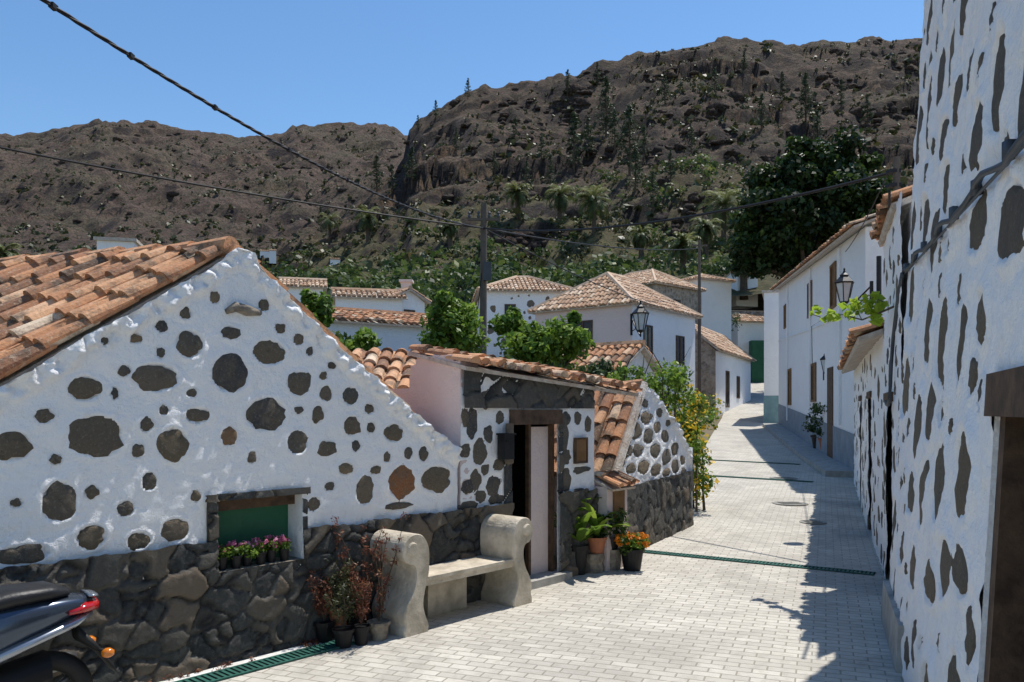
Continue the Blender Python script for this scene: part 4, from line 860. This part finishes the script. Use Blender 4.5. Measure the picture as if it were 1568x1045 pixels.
for i,(px,py) in enumerate([(1262,700),(1275,704),(1250,694)]):
    v=grd(px,py); pot('potted_shrub',(v.x+.1,v.y,v.z+.14),.26,.45,'blackpot' if i else 'pot','bushy',40+i)
    q=np.random.default_rng(60+i); foliage('potted_shrub_crown',[(v.x+.1+q.normal()*.22,v.y+q.normal()*.22,v.z+.7+q.random()*.9,.22) for k in range(14)],70,.05,M['leafd'],bpy.data.objects['potted_shrub' if i==0 else 'potted_shrub.00%d'%i],60+i)
q=np.random.default_rng(77); cl=[]
for k in range(34):
    s_=q.uniform(-1.9,.5); v=W1.pt(s_,.02,.05+q.random()*.12); cl.append((v.x,v.y,v.z,q.uniform(.015,.045)))
foliage('wall_foot_weeds',cl,26,.012,M['redf'],None,77,.4)
# vine
vn=root('grape_vine'); mb=MB(); q=np.random.default_rng(9); pts=[P(1368,470,7.6),P(1345,480,7.9),P(1320,490,8.2),P(1290,482,8.5),P(1262,488,8.8),P(1240,480,9.0)]; tube(mb,pts,[.012,.01,.008,.006,.005,.004],5); tube(mb,[pts[2],P(1310,470,8.2),P(1330,452,8.0),P(1352,462,7.8)],.005,5); tube(mb,[pts[4],P(1243,500,8.9),P(1244,560,8.9)],.004,5); mb.build('stems',M['bark'],vn)
cl=[]
for a,b,n in[(P(1350,480,7.8),P(1300,480,8.4),8),(P(1310,468,8.2),P(1355,460,7.8),7),(P(1290,480,8.5),P(1240,483,9),4)]:
    for k in range(n): m=a.lerp(b,k/n); cl.append((m.x+q.normal()*.03,m.y+q.normal()*.05,m.z+q.normal()*.04,.07))
foliage('leaves',cl,7,.05,M['vine'],vn,9,.8)
# ------------------------------------------------------------------ lamps, poles, cables
def lantern(c,sc,wallpt):
    R=root('street_lamp'); c=Vector(c); f=MB();gm=MB()
    lathe(f,c,[(.04*sc,-.40*sc),(.10*sc,-.36*sc),(.115*sc,-.33*sc)],6)
    lathe(f,c,[(.23*sc,.10*sc),(.24*sc,.13*sc),(.10*sc,.27*sc),(.11*sc,.30*sc),(.04*sc,.36*sc),(.02*sc,.42*sc),(.03*sc,.45*sc),(.005*sc,.48*sc)],6)
    lathe(gm,c,[(.10*sc,-.33*sc),(.195*sc,.10*sc)],6)
    for k in range(6):
        a=2*math.pi*k/6; d=Vector((math.cos(a),math.sin(a),0)); tube(f,[c+d*.112*sc+Vector((0,0,-.33*sc)),c+d*.212*sc+Vector((0,0,.11*sc))],.012*sc,4)
    w_=Vector(wallpt); b=c+Vector((0,0,-.40*sc)); m=(b+w_)/2+Vector((0,0,-.15*sc)); tube(f,[b,b+Vector((0,0,-.10*sc)),m,w_+Vector((0,0,-.1*sc))],.02*sc,6); tube(f,[m,w_+Vector((0,0,-.5*sc))],.014*sc,6); boxc(f,w_+Vector((0,0,-.3*sc)),.06*sc,.06*sc,.6*sc)
    f.build('frame',M['black'],R); gm.build('glass',M['lampglass'],R)
c=P(1293,441,12.5); lantern(c,.66,W3b.pt(5.0,c.z,O))
tube(mb:=MB(),[W3b.pt(5,2.8,O-.1),W3b.pt(5,4.2,O-.1)],.035,6); mb.build('lamp_mast',M['black'],bpy.data.objects['street_lamp'])
c=P(981,487,34.5); lantern(c,1.6,(c.x-.25,c.y+1.0,c.z+.3))
c=P(1266,556,25); lantern(c,.9,W4.pt(W4.sh(1262,550)[0],c.z,0))
def wire(mb,a,b,sag,r,n=24):
    a=Vector(a);b=Vector(b); tube(mb,[a.lerp(b,t/n)-Vector((0,0,4*sag*(t/n)*(1-t/n))) for t in range(n+1)],r,6)
up=root('utility_pole'); mb=MB(); T=P(741,312,22); tube(mb,[(T.x-.05,22,0),(T.x,22,T.z)],[.12,.085],8); boxc(mb,(T.x,21.95,T.z-.45),.9,.07,.07); mb.build('pole',M['timber'],up)
mb=MB(); boxc(mb,(T.x+.1,21.85,T.z-1.9),.22,.16,.5)
for dx in(-.4,-.15,.15,.4): lathe(mb,(T.x+dx,21.95,T.z-.41),[(.03,0),(.05,.04),(.03,.1),(.045,.14),(.02,.18)],8)
mb.build('fittings',M['pipe'],up); mb=MB(); wire(mb,(T.x,22,T.z-1),(T.x-1.6,21,1.5),0,.012); wire(mb,(T.x,22,T.z-1.3),(T.x-.5,21.5,1),-.1,.012); mb.build('stays',M['cable'],up)
cb=root('overhead_cable'); mb=MB(); A=Vector((T.x,21.9,T.z-.7))
n=60; a=P(20,-30,7.3); b=A
for ph in(0,2.1,4.2):
    pts=[]
    for i in range(n*2+1):
        t=i/(2*n); p=a.lerp(b,t)-Vector((0,0,4*.42*t*(1-t))); an=t*120+ph; pts.append(p+Vector((math.cos(an)*.012,0,math.sin(an)*.012)))
    tube(mb,pts,.013,5)
for t in(.03,.1,.2,.32,.45,.6): 
    p=a.lerp(b,t)-Vector((0,0,4*.42*t*(1-t))); boxc(mb,p,.05,.09,.05)
wire(mb,P(-60,214,16),A,.12,.024); wire(mb,A,W3b.pt(4.5,5.3,O-.3),.35,.024); wire(mb,A,P(1010,470,36),.2,.018); wire(mb,A,P(1075,380,45),.3,.024)
mb.build('cables',M['cable'],cb)
mp_=root('roof_mast'); mb=MB(); tube(mb,[W3b.pt(4.5,2.8,O-.3),W3b.pt(4.5,5.5,O-.3)],.05,8); mb.build('mast',M['timber'],mp_)
mb=MB()
for z in(4.2,4.5,5.1,5.3): boxc(mb,W3b.pt(4.5,z,O-.26),.16,.12,.05)
wire(mb,W3b.pt(4.5,5.3,O-.2),W4.pt(2,6.1,.1),.1,.01); wire(mb,W3b.pt(4.5,4.4,O-.2),W3b.pt(-.02,3.9,0),.15,.012); mb.build('mast_fittings',M['cable'],mp_)
up=root('utility_pole'); mb=MB(); q=P(1071,368,45); tube(mb,[(q.x,45,2),(q.x,45,q.z)],[.11,.08],8); boxc(mb,(q.x,45,q.z-.3),.9,.08,.08); mb.build('pole',M['timber'],up)
# ------------------------------------------------------------------ scooter
sc=root('motor_scooter'); tail=Vector((-2.50,4.66,0)); fx=Vector((-.72,-.69,0)).normalized(); fy=Vector((-fx.y,fx.x,0)); fz=Vector((0,0,1))
def SP(x,y,z): return tail+fx*x+fy*y+fz*z
def loft(mb,secs,n=16,p=2.6):
    vs=[];fs=[]
    for x,z,w_,h in secs:
        for k in range(n):
            a=2*math.pi*k/n; c,s=math.cos(a),math.sin(a); vs.append(SP(x,math.copysign(abs(c)**(2/p),c)*w_,z+math.copysign(abs(s)**(2/p),s)*h))
    m=len(secs)
    for i in range(m-1):
        for k in range(n): fs.append((i*n+k,i*n+(k+1)%n,(i+1)*n+(k+1)%n,(i+1)*n+k))
    fs+= [tuple(range(n))[::-1],tuple((m-1)*n+k for k in range(n))]; mb.add(vs,fs)
mb=MB(); loft(mb,[(-.02,.80,.06,.03),(.06,.79,.13,.055),(.25,.76,.17,.10),(.5,.70,.18,.16),(.8,.58,.17,.22),(.95,.45,.15,.14)]); loft(mb,[(1.3,.35,.14,.05),(1.36,.6,.2,.2),(1.42,.85,.18,.12),(1.4,1.0,.1,.06)]); mb.build('body_panels',M['scoot'],sc,True)
mb=MB(); loft(mb,[(-.03,.725,.05,.02),(.08,.70,.15,.035),(.3,.64,.185,.04),(.55,.56,.19,.05)]); loft(mb,[(0,.835,.10,.012),(-.05,.83,.08,.01)]); mb.build('silver_trim',M['silver'],sc,True)
mb=MB(); loft(mb,[(.10,.865,.08,.02),(.2,.885,.14,.045),(.4,.88,.16,.055),(.6,.85,.165,.05),(.9,.83,.14,.05),(1.02,.80,.10,.03)]); mb.build('seat',M['seat'],sc,True)
mb=MB(); loft(mb,[(-.07,.775,.03,.012),(-.05,.775,.09,.035),(.03,.775,.145,.035),(.12,.765,.165,.02)]); mb.build('tail_light',M['red'],sc,True)
mb=MB(); loft(mb,[(.05,.62,.08,.05),(-.05,.52,.07,.03),(-.13,.40,.09,.02),(-.15,.36,.09,.01)]); loft(mb,[(.9,.30,.13,.04),(1.3,.28,.14,.04)]); loft(mb,[(.2,.42,.14,.12),(.6,.34,.14,.12),(.8,.36,.1,.08)]); 
for sy in(-1,1): tube(mb,[SP(-.05,0,.50),SP(-.07,sy*.13,.51)],.012,6)
tube(mb,[SP(1.35,0,1.0),SP(1.3,-.3,1.03)],.02,8); tube(mb,[SP(1.35,0,1.0),SP(1.3,.3,1.03)],.02,8); tube(mb,[SP(1.38,0,.9),SP(1.55,0,.28)],.03,8)
mb.build('chassis',M['rubber'],sc,True)
mb=MB()
for sy in(-1,1): 
    c=SP(-.075,sy*.17,.51); lathe(mb,c-Vector((0,0,.025)),[(.02,0),(.035,.012),(.035,.035),(.015,.05)],12)
mb.build('indicators',M['orange'],sc,True)
def wheel(x,r):
    mb=MB(); vs=[];fs=[];n=28;m=10
    for i in range(n):
        a=2*math.pi*i/n
        for j in range(m):
            b=2*math.pi*j/m; rr_=r-.055+.055*math.cos(b); vs.append(SP(x+math.cos(a)*rr_,.055*math.sin(b),r+math.sin(a)*rr_))
    for i in range(n):
        for j in range(m): fs.append((i*m+j,i*m+(j+1)%m,((i+1)%n)*m+(j+1)%m,((i+1)%n)*m+j))
    mb.add(vs,fs); mb.build('tyre',M['rubber'],sc,True); mb=MB()
    for k in range(5): a=2*math.pi*k/5; tube(mb,[SP(x,0,r),SP(x+math.cos(a)*(r-.1),0,r+math.sin(a)*(r-.1))],.018,6)
    tube(mb,[SP(x,-.05,r),SP(x,.05,r)],.05,12); mb.build('rim',M['metal'],sc,True)
wheel(.22,.27); wheel(1.56,.27)
mb=MB(); loft(mb,[(.0,.42,.03,.04),(.1,.42,.05,.055),(.45,.36,.05,.05),(.5,.34,.02,.02)]); o=mb.build('exhaust',M['metal'],sc,True); o.location=fy*-.17
